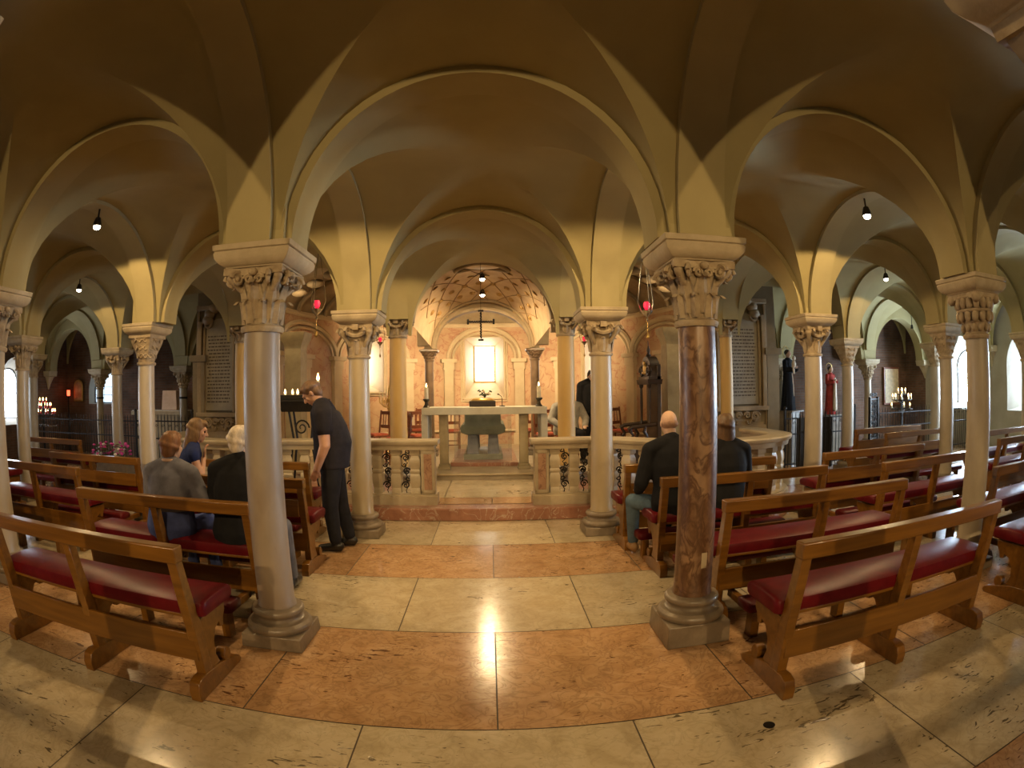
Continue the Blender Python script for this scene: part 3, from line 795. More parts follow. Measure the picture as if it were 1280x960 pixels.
def column(label, x, y, kind='acanthus', shaft=None, z0=0.0, top=2.49, r=0.123, plinth=0.095, impost=True, capm=None, mat=None, capH=0.335, group=None, iron=False, ps=0.213):
    key = (kind, shaft.name, z0, top, r, plinth, impost, iron)
    if key in protos:
        return dup(protos[key], (x, y, 0), label=label, group=group)
    t = thing('column', label, 'column', (x, y, 0), 0, group)
    capm = capm or CAPSTONE
    zi = top-0.14 if impost else top
    mb = MB(); mb.box(-ps, -ps, z0, ps, ps, z0+plinth, (0.006, 0.006))
    k = r/0.123
    mb.lathe([(0.205*k, z0+plinth-0.005), (0.222*k, z0+plinth+0.02), (0.222*k, z0+plinth+0.04), (0.20*k, z0+plinth+0.062), (0.165*k, z0+plinth+0.068), (0.152*k, z0+plinth+0.085), (0.158*k, z0+plinth+0.1), (0.175*k, z0+plinth+0.112), (0.182*k, z0+plinth+0.13), (0.172*k, z0+plinth+0.15), (0.14*k, z0+plinth+0.158)], 36)
    mb.build('base', BASESTONE, t, bevel=0.008)
    zb = z0+plinth+0.155; zc = zi-capH
    mb = MB(); n = 12
    mb.lathe([(r*1.06, zb-0.002), (r*1.06, zb+0.02)] + [(r*(1.0-0.06*(i/n)**1.5), zb+0.04+(zc-0.03-zb-0.04)*i/n) for i in range(n+1)], 36)
    mb.build('shaft', shaft, t)
    if iron:
        mb = MB(); mb.lathe([(r*0.96, 1.50), (r*1.06, 1.505), (r*1.06, 1.545), (r*0.96, 1.55)], 24); mb.build('iron_band', IRON, t)
    mb = CAPS[kind](r*0.95, 0.185*max(1, k*0.9), zc, zi+0.001)
    mb.build('capital', capm, t, ang=45)
    if impost:
        mb = MB()
        mb.sqlathe([(0.19, zi), (0.195, zi+0.008), (0.205, zi+0.012), (0.232, zi+0.03), (0.252, zi+0.055), (0.258, zi+0.085), (0.250, zi+0.10), (0.262, zi+0.103), (0.265, zi+0.135), (0.262, top)])
        mb.build('impost', LIMESTONE, t, bevel=0.004)
    protos[key] = t
    return t
G = 'columns of the crypt'
column('rosy grey marble column at the end of the pew behind the white-haired man', -1.404, 3.18, 'acanthus', SHAFT_ROSE)
column('mottled brown and red marble column in front of the bald man and the brown-haired woman', 1.255, 3.18, 'acanthus', SHAFT_BROWN, plinth=0.15)
cb = [o for o in COL.objects if o.name.startswith('column') and o.parent is None][-1]
mb = MB(); th0 = math.atan2(-3.18, -1.255)+0.55
mb.grid([[(0.1235*math.cos(th0+0.16*a), 0.1235*math.sin(th0+0.16*a), z_) for a in (-1, -0.5, 0, 0.5, 1)] for z_ in (0.50, 0.55, 0.60)])
mb.grid([[(0.1215*math.cos(th0+0.16*a), 0.1215*math.sin(th0+0.16*a), z_) for a in (-1, -0.5, 0, 0.5, 1)] for z_ in (0.60, 0.55, 0.50)])
mb.build('repair_patch', LIMESTONE, cb)
column('smooth cream column beside the standing man, just left of the altar rail gap', -1.459, 6.03, 'volute', SHAFT_CREAM)
column('smooth cream column just right of the altar rail gap, near the bald man', 1.223, 6.03, 'volute', SHAFT_CREAM)
for x, lb in ((-1.48, 'slender ochre column behind the rail, left of the altar table'), (1.21, 'slender ochre column behind the rail, right of the altar table'), (-4.30, 'thin ochre column in front of the left inscribed memorial'), (4.02, 'thin ochre column in front of the right inscribed memorial')):
    column(lb, x, 8.8, 'volute', SHAFT_OCHRE, z0=0.16, top=2.745, r=0.142 if abs(x) < 2 else 0.115, impost=False, capH=0.24, ps=0.2)
for x, lb in ((-1.27, 'dark brown column behind the altar table, left of the apse window'), (0.93, 'dark brown column behind the altar table, right of the apse window')):
    column(lb, x, 11.5, 'leafblock', SHAFT_DARK, z0=0.27, top=2.48, r=0.095, impost=False, capH=0.2, capm=SHAFT_DARK, ps=0.16)
column('pale column at the left picture edge behind the nearest pew', -4.29, 3.18, 'acanthus', SHAFT_GREY)
column('grey cream column with a leafy block capital behind the woman in the grey jacket', -4.42, 6.03, 'leafblock', SHAFT_GREY)
column('grey cream column with a basket capital behind the nearest pew on the right', 4.06, 3.18, 'basket', SHAFT_GREY)
column('sandy column with volute capital at the curved rail end, before the monk statue', 4.03, 6.03, 'volute', SHAFT_GREY)
column('sandy column with a plain leafy capital left of the open iron gate', 6.74, 8.8, 'leafblock', SHAFT_GREY)
column('grey column close behind the basket-capital column on the right', 6.78, 6.03, 'leafblock', SHAFT_GREY)
column('pale grey column left of the bank of votive candles, second from the left edge', -7.22, 6.03, 'acanthus', SHAFT_GREY)
column('sandy column with a wide plain capital in front of the left chapel railing', -7.25, 8.8, 'volute', SHAFT_GREY)
column('dim grey column beside the votive candles at the left wall', -10.08, 8.8, 'volute', SHAFT_GREY)
column('slender dim column in front of the right daylit window', 9.46, 8.8, 'leafblock', SHAFT_GREY)
column('dim column at the right picture edge, far from the altar', 9.46, 6.03, 'leafblock', SHAFT_GREY)
for x, lb, ir in ((-10.12, 'thin banded column of the left chapel arch beside the back window', True), (-7.25, 'thin banded column of the left chapel near the lit shrine', True), (6.74, 'thin pale column beside the monk statue', False), (9.52, 'thin pale column beside the open iron gate of the right chapel', False)):
    column(lb, x, 11.5, 'basket', SHAFT_GREY, top=2.26, r=0.105, iron=ir)
for x in (-10.08, -7.19):
    column('grey column left of the seating, outside the picture', x, 3.18, 'leafblock', SHAFT_GREY, group='unseen outer columns')
for x in (6.74, 9.46):
    column('grey column right of the seating, outside the picture', x, 3.18, 'leafblock', SHAFT_GREY, group='unseen right columns')
for x in (-1.43, 1.24, -4.29, 4.02):
    for y_ in (0.35, -2.5): column('grey column of the rows beside the viewpoint, outside the picture', x, y_, 'leafblock', SHAFT_GREY, group='unseen near columns')
column('grey column of the second row at the far left, outside the picture', -10.08, 6.03, 'leafblock', SHAFT_GREY)
for (x, y) in [(-1.41, 3.18), (1.25, 3.18), (-1.45, 6.03), (1.23, 6.03), (-4.29, 3.18), (-4.35, 6.03), (4.03, 3.18), (4.03, 6.03), (6.74, 8.8), (6.75, 6.03), (-7.19, 6.03), (-7.19, 8.8), (-10.08, 8.8), (9.46, 8.8), (9.46, 6.03), (-10.08, 6.03), (-10.08, 3.18), (-7.19, 3.18), (6.74, 3.18), (9.46, 3.18)] + [(x, 0.35) for x in (-1.43, 1.24, -4.29, 4.02)] + [(x, -2.5) for x in (-1.43, 1.24, -4.29, 4.02)]:
    pier(x, y, SPR, SPR+0.5)
for x in (-10.08, -7.19, 6.74, 9.46):
    pier(x, 11.5, 2.255, 2.9, 0.2)
for x in (-1.45, 1.21, -4.30, 4.02):
    pier(x, 8.8, 2.745, 3.3, 0.17)
# ------------------------------------------------------------------ ceiling spot lamps
LAMPGLOW = emit('lamp_glow', (1.0, 0.85, 0.6), 40.0)
def spot_lamp(label, x, y, z, watts=LAMP_W, size=163, aim=None, c=LAMP_C, blend=0.06):
    t = thing('ceiling_spotlight', label, 'lamp', (x, y, z))
    mb = MB(); mb.lathe([(0.03, 0.10), (0.035, 0.095), (0.055, 0.03), (0.058, 0.0), (0.05, -0.0), (0.03, 0.02)], 16); hs = mb.build('housing', BRONZE, t)
    mb = MB(); mb.tube([(0,0,0.09), (0,0,0.20)], 0.012, 6); mb.build('stem', BRONZE, t)
    mb = MB(); mb.ell((0,0,-0.008), (0.046, 0.046, 0.03), None, 12, 8); mb.build('bulb', LAMPGLOW, hs)
    ld = bpy.data.lights.new('spot', 'SPOT'); ld.energy = watts; ld.color = c; ld.spot_size = math.radians(size); ld.spot_blend = blend; ld.shadow_soft_size = 0.03
    lo = bpy.data.objects.new('lamp_light', ld); COL.objects.link(lo); lo.parent = t; lo.location = (0, 0, -0.045)
    if aim:
        d = Vector(aim).normalized(); lo.rotation_euler = d.to_track_quat('-Z', 'Y').to_euler(); lo.location = d*0.09+Vector((0, 0, -0.01))
    return t
for x, y, z, k, lb in ((-4.29, 4.6, 3.42, 1., 'bright spot lamp under the left arch above the seated woman'), (-7.19, 7.4, 3.42, .6, 'smaller bright spot lamp deeper in the left aisle'), (4.02, 4.6, 3.42, 1., 'bright spot lamp under the right arch, higher of the two'), (6.74, 7.4, 3.42, .6, 'smaller bright spot lamp deeper in the right aisle'),
                 (-1.45, 4.4, 3.46, 1., 'spot lamp behind the nave arch above the rosy column'), (1.24, 4.4, 3.46, 1., 'spot lamp behind the nave arch above the mottled column'),
                 (-1.46, 7.4, 3.46, .5, 'spot lamp over the altar rail, left of the opening'), (1.22, 7.4, 3.46, .5, 'spot lamp over the altar rail, right of the opening'),
                 (-5.74, -4.1, 3.59, 1.6, 'spot lamp over the outer left aisle behind the viewpoint'), (-2.86, -4.1, 3.59, 1.6, 'spot lamp over the left aisle behind the viewpoint'), (-0.10, -4.1, 3.59, 1.6, 'spot lamp over the centre aisle behind the viewpoint'), (2.63, -4.1, 3.59, 1.6, 'spot lamp over the right aisle behind the viewpoint'), (5.38, -4.1, 3.59, 1.6, 'spot lamp over the outer right aisle behind the viewpoint')):
    if y < 0: spot_lamp(lb, x, y, z, REAR_W*(1.0 if abs(x) < 1 else (0.75 if abs(x) < 4 else 0.3)), 84 if abs(x) < 1 else 66, (0, 1, -0.04), blend=0.45)
    else: spot_lamp(lb, x, y, z, LAMP_W*k, 176 if abs(x) < 2 else 164, blend=0.22 if abs(x) < 2 else 0.08)
# ------------------------------------------------------------------ pews
PL = 1.68
def make_pew(label, kneeler=True, shelf=False, L=PL, wood_=None, name='pew'):
    W_ = wood_ or OAK2
    t = thing(name, label, 'pew', (0, 0, 0))
    mb = MB(); mb.box(-0.01, -0.035, 0.785, L+0.01, 0.045, 0.87); mb.build('top_rail', W_, t, bevel=0.008)
    for x in (0.0, L/2-0.03, L-0.06):
        mb = MB(); mb.prism([(0.07, 0.10), (0.155, 0.10), (0.135, 0.40), (0.045, 0.79), (-0.02, 0.79), (0.05, 0.40)], x, x+0.06, 'x'); mb.build('post', W_, t, bevel=0.005)
        # floor runner with a rounded toe and an upturned scroll
        mb = MB(); prof = [(-0.05, 0.0), (0.50, 0.0), (0.52, 0.02), (0.50, 0.045), (0.36, 0.085), (0.22, 0.115), (0.02, 0.125), (-0.03, 0.11), (-0.055, 0.06)]
        mb.prism(prof, x-0.004, x+0.064, 'x'); mb.lathe([(0.042, x-0.004), (0.042, x+0.064)], 14) if False else None
        pts = [(x+0.03, 0.36+0.045*math.cos(a), 0.125+0.045*math.sin(a)) for a in [PI*k/8 for k in range(17)]]
        mb.prism([(0.36+0.045*math.cos(2*PI*k/14), 0.118+0.045*math.sin(2*PI*k/14)) for k in range(14)], x, x+0.06, 'x')
        mb.build('foot', W_, t, bevel=0.005)
        # curved bracket under the seat
        mb = MB()
        outer = [(0.13, 0.36), (0.44, 0.385), (0.435, 0.33), (0.40, 0.305), (0.385, 0.27), (0.345, 0.275), (0.35, 0.31), (0.30, 0.30), (0.25, 0.24), (0.235, 0.18), (0.27, 0.12), (0.30, 0.10), (0.12, 0.10)]
        inner = [(0.09, 0.43), (0.44, 0.43), (0.435, 0.38), (0.405, 0.345), (0.39, 0.295), (0.35, 0.30), (0.345, 0.335), (0.29, 0.315), (0.245, 0.25), (0.235, 0.18), (0.265, 0.115), (0.13, 0.10)]
        mb.prism(inner, x+0.006, x+0.054, 'x'); mb.build('bracket', W_, t, bevel=0.004)
    mb = MB(); mb.box(0.02, 0.055, 0.205, L-0.02, 0.08, 0.37); mb.build('lower_board', W_, t, bevel=0.004)
    mb = MB(); mb.box(0.02, 0.12, 0.43, L-0.02, 0.45, 0.452); mb.build('seat_board', W_, t, bevel=0.004)
    mb = MB(); n = 14; rings = []
    def sec(x, s):
        pr = [(0.115, 0.452), (0.455, 0.452), (0.485, 0.465), (0.495, 0.492), (0.485, 0.52), (0.45, 0.535), (0.30, 0.545), (0.15, 0.538), (0.115, 0.525), (0.105, 0.49)]
        c = (0.30, 0.49); return [(x, c[0]+(p[0]-c[0])*s, c[1]+(p[1]-c[1])*(s if s < 1 else 1)) for p in pr]
    rings = [sec(-0.045, 0.8), sec(-0.038, 0.93), sec(-0.015, 1.0)] + [sec(L*k/8, 1.0) for k in range(1, 8)] + [sec(L+0.015, 1.0), sec(L+0.038, 0.93), sec(L+0.045, 0.8)]
    mb.loft(rings); mb.build('seat_cushion', LEATHER, t, ang=50)
    if shelf:
        mb = MB(); mb.box(0.06, 0.0, 0.53, L-0.06, 0.025, 0.68); mb.build('back_board', W_, t, bevel=0.004)
    if kneeler:
        mb = MB(); rings = []
        for x, s in ((0.04, 0.8), (0.05, 0.95), (0.08, 1), (L-0.08, 1), (L-0.05, 0.95), (L-0.04, 0.8)):
            c = (-0.30, 0.235); rings.append([(x, c[0]+a*s, c[1]+b*s) for a, b in ((-0.085, -0.035), (0.085, -0.035), (0.10, -0.01), (0.095, 0.025), (0.06, 0.04), (-0.06, 0.04), (-0.095, 0.025), (-0.10, -0.01))])
        mb.loft(rings); kn = mb.build('kneeler_pad', LEATHER2, t, ang=50)
        for x in (0.10, L/2-0.03, L-0.16):
            mb = MB(); mb.box(x, -0.345, 0.0, x+0.06, -0.255, 0.205); mb.box(x+0.005, -0.26, 0.15, x+0.055, 0.09, 0.20); mb.build('kneeler_leg', W_, t, bevel=0.004)
    return t
PEWS = 'red cushioned pews facing the altar'
pewA = make_pew('nearest pew on the left, its red seat running out of the picture', kneeler=False); pewA['group'] = PEWS
pewA.location = (-1.60-PL+0.06, 2.26, 0)
pewB = make_pew('pew on the left on which the woman in grey and the white-haired man sit'); pewB['group'] = PEWS
pewB.location = (-1.66-PL+0.02, 3.40, 0)
pewC = make_pew('plank-backed pew on the left, ahead of the white-haired man, beside the standing man', shelf=True); pewC['group'] = PEWS
pewC.location = (-1.62-PL, 4.50, 0)
dup(pewA, (1.44, 2.20, 0), label='nearest pew on the right, showing its whole back and red seat')
dup(pewB, (1.51, 3.30, 0), label='second pew on the right, directly behind the mottled column')
dup(pewB, (1.40, 4.36, 0), label='pew on the right on which the bald man and the brown-haired woman sit')
dup(pewC, (1.30, 5.24, 0), label='front pew on the right with a plank back, ahead of the bald man')
dup(pewC, (-1.95-PL, 5.62, 0), label='front pew on the left, ahead of the woman in navy')
dup(pewC, (-4.12-PL, 5.38, 0), label='pew in the outer left aisle whose rail ends behind the grey-jacket woman')
dup(pewB, (-4.22-PL, 4.32, 0), label='pew in the outer left aisle with a rail just behind the nearest left pew')
dup(pewB, (-4.85-PL, 3.25, 0), label='pew beyond the left edge column, mostly hidden')
dup(pewC, (-6.75-PL, 7.05, 0), label='dark pew in front of the left votive candles')
dup(pewB, (-6.95-PL, 5.22, 0), label='dim pew behind the second column from the left edge')
dup(pewB, (3.66, 4.12, 0), label='pew of the second right block just behind the basket-capital column, with an empty red seat')
dup(pewC, (3.62, 5.16, 0), label='pew of the second right block with candle reflections on its rail')
dup(pewB, (4.30, 3.10, 0), label='pew of the second right block emerging right of the basket-capital column')
dup(pewA, (3.70, 2.12, 0), label='pew end cut off by the right picture edge')
dup(pewC, (6.02, 7.6, 0), label='farthest pew on the right, below the votive candles, with papers on its rail')
dup(pewC, (5.95, 6.68, 0), label='pew of the outer right block, second from the votive candles')
dup(pewB, (6.5, 4.65, 0), label='pew of the outer right block, lit by the window, nearest the right edge')
dup(pewB, (7.30, 5.62, 0), label='outermost right pew in front of the daylit wall')
# papers lying on the rail of the farthest pew on the right
for k, (x, a, lb) in enumerate(((6.15, 0.1, 'white leaflet on the far right pew rail, left of two'), (6.40, -0.2, 'pale blue leaflet on the far right pew rail, right of two'))):
    mb = MB(); mb.box(-0.10, -0.03, 0, 0.10, 0.05, 0.006); o = mb.build('leaflet', plain('leaflet_paper', ((0.75,0.75,0.75), (0.5,0.65,0.8))[k], 0.6), None, (x+.2, 7.6, 0.872), rotz=a)
    tag(o, lb, 'leaflet')

mb = MB(); mb.lathe([(0.0305, 0.0), (0.031, 0.002), (0.022, 0.003)], 20); o = mb.build('floor_plug', IRON, None, (1.27, 1.97, 0.001)); tag(o, 'small dark round plug set in the cream floor slab', 'plug')
# ------------------------------------------------------------------ marble altar rails with balusters and iron scrolls
def path_sec(mb, pts, prof):
    # sweep a (offset, z) profile along a plan polyline
    rings = []
    for i, p in enumerate(pts):
        t = (pts[min(i+1, len(pts)-1)]-pts[max(i-1, 0)]).normalized(); n = Vector((-t.y, t.x, 0))
        rings.append([(p.x+n.x*o, p.y+n.y*o, z) for o, z in prof])
    mb.loft(rings)
def along(pts, s):
    for a, b in zip(pts, pts[1:]):
        d = (b-a).length
        if s <= d: return a+(b-a)*(s/d), (b-a).normalized()
        s -= d
    return pts[-1], (pts[-1]-pts[-2]).normalized()
def balustrade(label, ctrl, ped):
    pts = bal_pts(ctrl, 8); t = thing('altar_rail', label, 'railing', (ctrl[0][0], ctrl[0][1], 0.16))
    o = Vector((ctrl[0][0], ctrl[0][1], 0)); pts = [p-o for p in pts]; tot = sum((b-a).length for a, b in zip(pts, pts[1:]))
    mb = MB(); d0 = (pts[0]-pts[1]).normalized()*0.05
    path_sec(mb, [pts[0]+d0]+pts[1:], [(-0.15, 0.775), (0.15, 0.775), (0.165, 0.79), (0.17, 0.82), (0.155, 0.838), (-0.155, 0.838), (-0.17, 0.82), (-0.165, 0.79)])
    mb.build('handrail', RAILSTONE, t, bevel=None, ang=40)
    mb = MB(); path_sec(mb, pts, [(-0.115, 0.71), (0.115, 0.71), (0.13, 0.775), (-0.13, 0.775)]); mb.build('rail_moulding', RAILSTONE, t, ang=30)
    mb = MB(); path_sec(mb, [pts[0]+d0*0.5]+pts[1:], [(-0.14, 0.0), (0.14, 0.0), (0.14, 0.115), (0.12, 0.125), (0.12, 0.14), (-0.12, 0.14), (-0.12, 0.125), (-0.14, 0.115)]); mb.build('plinth', RAILSTONE, t, ang=30)
    # end pedestal with an inset coloured panel
    mb = MB(); c, d = along(pts, 0.09); mb.xf(Matrix.Translation(c) @ Matrix.Rotation(math.atan2(d.y, d.x), 4, 'Z') @ (Matrix.Rotation(PI, 4, 'Z') if d.x < 0 else Matrix.Identity(4)))
    mb.box(-0.09, -0.105, 0.14, 0.09, 0.105, 0.71)
    for y in (-0.112,):
        mb.box(-0.088, y, 0.15, -0.055, -0.10, 0.70); mb.box(0.055, y, 0.15, 0.088, -0.10, 0.70); mb.box(-0.088, y, 0.15, 0.088, -0.10, 0.19); mb.box(-0.088, y, 0.66, 0.088, -0.10, 0.70)
    mb.mat(1).box(-0.05, -0.108, 0.195, 0.05, -0.10, 0.655)
    mb.build('pedestal', [RAILSTONE, PINKPANEL], t, bevel=0.004)
    s = 0.26; k = 0
    while s < tot-0.1:
        c, d = along(pts, s); R = Matrix.Translation(c) @ Matrix.Rotation(math.atan2(d.y, d.x), 4, 'Z')
        mb = MB(); mb.xf(R)
        # square baluster: waisted, banded
        pr = [(0.060, 0.14), (0.060, 0.20), (0.054, 0.21), (0.068, 0.28), (0.068, 0.36), (0.056, 0.40), (0.067, 0.415), (0.067, 0.44), (0.056, 0.455), (0.068, 0.52), (0.066, 0.58), (0.050, 0.63), (0.066, 0.65), (0.066, 0.71)]
        mb.sqlathe(pr); mb.build('baluster', RAILSTONE, t, ang=40)
        if s < 1.05:
            c2, d2 = along(pts, s+0.125); mb = MB(); mb.xf(Matrix.Translation(c2) @ Matrix.Rotation(math.atan2(d2.y, d2.x), 4, 'Z'))
            X, Z = Vector((1,0,0)), Vector((0,0,1))
            for q, (zz, r_, sg) in enumerate(((0.24, 0.052, 1), (0.42, 0.052, -1), (0.60, 0.052, 1))):
                spiral(mb, (0.008*sg, 0, zz), X*sg, Z, r_, 1.5, 0.010, 22)
                spiral(mb, (-0.022*sg, 0, zz+0.085), -X*sg, -Z, r_*0.62, 1.2, 0.009, 16)
            mb.tube([(0.02*math.sin(zq*9), 0, 0.14+0.57*zq/16) for zq in range(17)], 0.007, 6)
            mb.tube([(-0.03, 0, 0.42), (0.03, 0, 0.42)], 0.012, 6)
            mb.build('iron_scroll', IRON, t)
        s += 0.25; k += 1
    return t
balustrade('pale marble altar rail left of the opening, curving away behind the left pews', BAL_L, 1)
balustrade('pale marble altar rail right of the opening, bowing out behind the right pews', BAL_R, 1)

# ------------------------------------------------------------------ altar, tomb and what stands on them
ZA = 0.275
t = thing('altar_table', 'pale stone altar table with two white end slabs and two olive pillars', 'altar', (-0.105, 9.55, ZA))
mb = MB(); mb.box(-1.05, -0.36, 0.945, 1.04, 0.42, 1.065); mb.build('table_slab', ALTARSTONE, t, bevel=0.006)
for x in (-1.01, 1.0):
    mb = MB(); mb.box(x-0.055, -0.30, 0, x+0.055, 0.36, 0.945); mb.build('end_slab', ALTARSTONE, t, bevel=0.006)
for x in (-0.70, 0.66):
    mb = MB(); mb.box(x-0.105, -0.22, 0, x+0.105, -0.02, 0.06); mb.box(x-0.09, -0.205, 0.06, x+0.09, -0.035, 0.10); mb.box(x-0.075, -0.19, 0.10, x+0.075, -0.05, 0.945); mb.build('pillar', OLIVESTONE, t, bevel=0.006)
mb = MB(); mb.box(-0.62, 0.0, 0.0, 0.58, 2.4, 0.07)
o = mb.build('red_marble_slab', STEPRED, None, (-0.105, 9.75, ZA), bevel=0.008); tag(o, 'low red marble slab on the floor beneath the altar table', 'slab')
m, nt, b = mk('clear_glass'); tr = N(nt, 'ShaderNodeBsdfTransparent'); tr.inputs[0].default_value = (0.95, 0.97, 0.98, 1); mx = N(nt, 'ShaderNodeMixShader'); mx.inputs[0].default_value = 0.10
b.inputs['Roughness'].default_value = 0.03; b.inputs['Metallic'].default_value = 1.0; b.inputs['Base Color'].default_value = (0.8, 0.85, 0.9, 1)
nt.links.new(tr.outputs[0], mx.inputs[1]); nt.links.new(b.outputs[0], mx.inputs[2]); nt.links.new(mx.outputs[0], nt.nodes['Material Output'].inputs[0])
GLASS = m
t = thing('glass_case', 'clear glass case around the stone tomb beneath the altar', 'case', (-0.15, 9.95, ZA+0.07))
mb = MB(); mb.box(-0.52, 0, 0, 0.52, 0.012, 0.86); mb.build('front_pane', GLASS, t)
for x in (-0.52, 0.508):
    mb = MB(); mb.box(x, 0.013, 0, x+0.012, 1.9, 0.86); mb.build('side_pane', GLASS, t)
t = thing('sarcophagus', 'grey green stone tomb on short bluish pillars beneath the altar', 'tomb', (-0.15, 10.2, ZA+0.07))
mb = MB(); mb.loft([[(-w_, 0, z), (w_, 0, z), (w_, 1.5, z), (-w_, 1.5, z)] for w_, z in ((0.30, 0.46), (0.40, 0.50), (0.42, 0.58), (0.40, 0.64), (0.34, 0.66), (0.33, 0.86))]); mb.build('coffin', TOMBSTONE, t, bevel=0.012)
for x in (-0.19, 0.19):
    for y in (0.12, 1.3):
        mb = MB(); mb.box(x-0.11, y-0.09, 0.10, x+0.11, y+0.11, 0.46, (0.02, 0.02)); mb.build('pillar', TOMBBLUE, t, bevel=0.008)
mb = MB(); mb.box(-0.36, -0.03, 0, 0.36, 1.5, 0.10); mb.build('foot_slab', TOMBSTONE, t, bevel=0.008)
FLAME = emit('candle_flame', (1.0, 0.62, 0.22), 14.0)
def flame(t, z, s=1.0, parent=None):
    mb = MB(); mb.lathe([(0.002*s, 0), (0.009*s, 0.008*s), (0.010*s, 0.016*s), (0.006*s, 0.032*s), (0.001*s, 0.046*s)], 10, (0, 0, z)); return mb.build('flame', FLAME, parent or t)
for x, lb in ((-1.085, 'thick lit altar candle in a dark holder, left end of the altar'), (0.815, 'thick lit altar candle in a dark holder, right end of the altar')):
    t = thing('altar_candle', lb, 'candle', (x, 9.34, ZA+1.065))
    mb = MB(); mb.lathe([(0.055, 0), (0.06, 0.015), (0.045, 0.03), (0.03, 0.06), (0.028, 0.09), (0.05, 0.115), (0.062, 0.13), (0.06, 0.145), (0.02, 0.15)], 20); mb.build('holder', BRONZE, t)
    mb = MB(); mb.lathe([(0.034, 0.14), (0.034, 0.34), (0.028, 0.345)], 20); wx = mb.build('wax', WAX, t)
    flame(t, 0.345, 1.5, wx)
t = thing('missal_stand', 'dark wooden stand with a gilt cushion on the altar centre', 'stand', (-0.14, 9.62, ZA+1.065))
mb = MB(); mb.box(-0.225, -0.15, 0, 0.225, 0.15, 0.10); mb.build('box', DARKWOOD, t, bevel=0.006)
mb = MB(); mb.ell((-0.0, 0.0, 0.105), (0.21, 0.14, 0.055), None, 20, 10); mb.build('cushion', GILT, t)
t = thing('flower_bunch', 'small bunch of dark leaves and pale flowers on the gilt cushion', 'flowers', (-0.10, 9.64, ZA+1.065+0.15))
mb = MB(); lf = MB(); fl = MB()
for k in range(16):
    a = k*2.4; r = 0.02+0.07*rnd.random(); h = 0.05+0.08*rnd.random(); tip = (r*math.cos(a)*1.5, r*math.sin(a), h)
    mb.tube([(0, 0, 0), (tip[0]*0.4, tip[1]*0.4, h*0.7), tip], 0.004, 5)
    (fl if k % 5 == 0 else lf).ell(tip, (0.03, 0.016, 0.012), Matrix.Rotation(a, 3, 'Z') @ Matrix.Rotation(0.5, 3, 'Y'), 8, 6)
LEAFG = plain('dark_green_leaf', (0.05, 0.07, 0.025), 0.5)
mb.build('stems', LEAFG, t); lf.build('leaves', LEAFG, t); fl.build('blooms', plain('pale_petals', (0.7, 0.55, 0.3), 0.6), t)
t = thing('microphone', 'thin gooseneck microphone standing at the right of the missal stand', 'microphone', (0.20, 9.62, ZA+1.065))
mb = MB(); mb.lathe([(0.05, 0), (0.05, 0.012), (0.012, 0.02)], 16); mb.build('base', IRON, t)
mb = MB(); mb.tube([(0, 0, 0.015), (0, 0, 0.12), (-0.01, 0.02, 0.17), (-0.05, 0.05, 0.205)], 0.006, 6); mb.ell((-0.065, 0.06, 0.21), (0.02, 0.012, 0.012), None, 8, 6); mb.build('neck', IRON, t)
# hanging cross of twisted bars
t = thing('hanging_cross', 'black twisted iron cross hung over the altar on a thin wire', 'cross', (-0.145, 9.0, 2.46))
mb = MB()
mb.tube([(0.008*math.sin(k*2.1), 0.008*math.cos(k*2.1), 0.01+0.42*k/30) for k in range(31)], 0.013, 6)
mb.tube([(-0.19+0.38*k/30, 0.008*math.cos(k*2.1), 0.28+0.008*math.sin(k*2.1)) for k in range(31)], 0.013, 6)
for p, r_ in (((-0.19, 0, 0.28), 'x'), ((0.19, 0, 0.28), 'x'), ((0, 0, 0.0), 'z'), ((0, 0, 0.44), 'z')):
    for s in (-1, 0, 1):
        d = (0.02 if p[0] > 0 else -0.02, 0, 0.028*s) if r_ == 'x' else (0.028*s, 0, 0.02 if p[2] > 0.1 else -0.02)
        mb.ell((p[0]+d[0], 0, p[2]+d[2]), (0.018, 0.014, 0.018), None, 8, 6)
mb.build('cross_bars', IRON, t)
mb = MB(); mb.tube([(0, 0, 0.45), (0, 0, 1.34)], 0.003, 5); mb.build('wire', IRON, t)
# red sanctuary lamps
REDGLASS = emit('red_lamp_glass', (0.9, 0.02, 0.06), 1.2)
def sanct(label, x, y, z, top, s=1.0, plate=True):
    t = thing('sanctuary_lamp', label, 'hanging lamp', (x, y, z))
    mb = MB(); mb.lathe([(0.02*s, -0.05*s), (0.042*s, -0.03*s), (0.05*s, 0.01*s), (0.042*s, 0.04*s), (0.036*s, 0.055*s)], 18); mb.build('red_glass', REDGLASS, t)
    mb = MB(); mb.lathe([(0.004*s, -0.22*s), (0.014*s, -0.20*s), (0.008*s, -0.17*s), (0.03*s, -0.14*s), (0.075*s, -0.09*s), (0.085*s, -0.07*s), (0.03*s, -0.05*s)], 18); mb.build('silver_bowl', SILVER, t)
    mb = MB()
    for k in range(3):
        a = 0.5+2*PI*k/3; mb.tube([(0.082*s*math.cos(a), 0.082*s*math.sin(a), -0.075*s), (0.13*s*math.cos(a), 0.13*s*math.sin(a), 0.05*s), (0.10*s*math.cos(a), 0.10*s*math.sin(a), 0.28*s), (0, 0, top-z)], 0.006*s, 5)
    mb.build('chains', SILVER, t)
    mb = MB(); mb.tube([(0, 0, -0.21*s), (0, 0, -0.36*s)], 0.004, 5); mb.lathe([(0.003, -0.36*s), (0.02*s, -0.41*s), (0.026*s, -0.44*s), (0.01*s, -0.46*s)], 12); mb.build('pendant', BRASS, t)
    mb = MB(); mb.lathe([(0.03*s, top-z-0.02), (0.05*s, top-z)], 12); mb.build('ceiling_rose', IRON, t)
sanct('red sanctuary lamp hanging left, above the standing man', -2.42, 7.4, 2.84, 3.68)
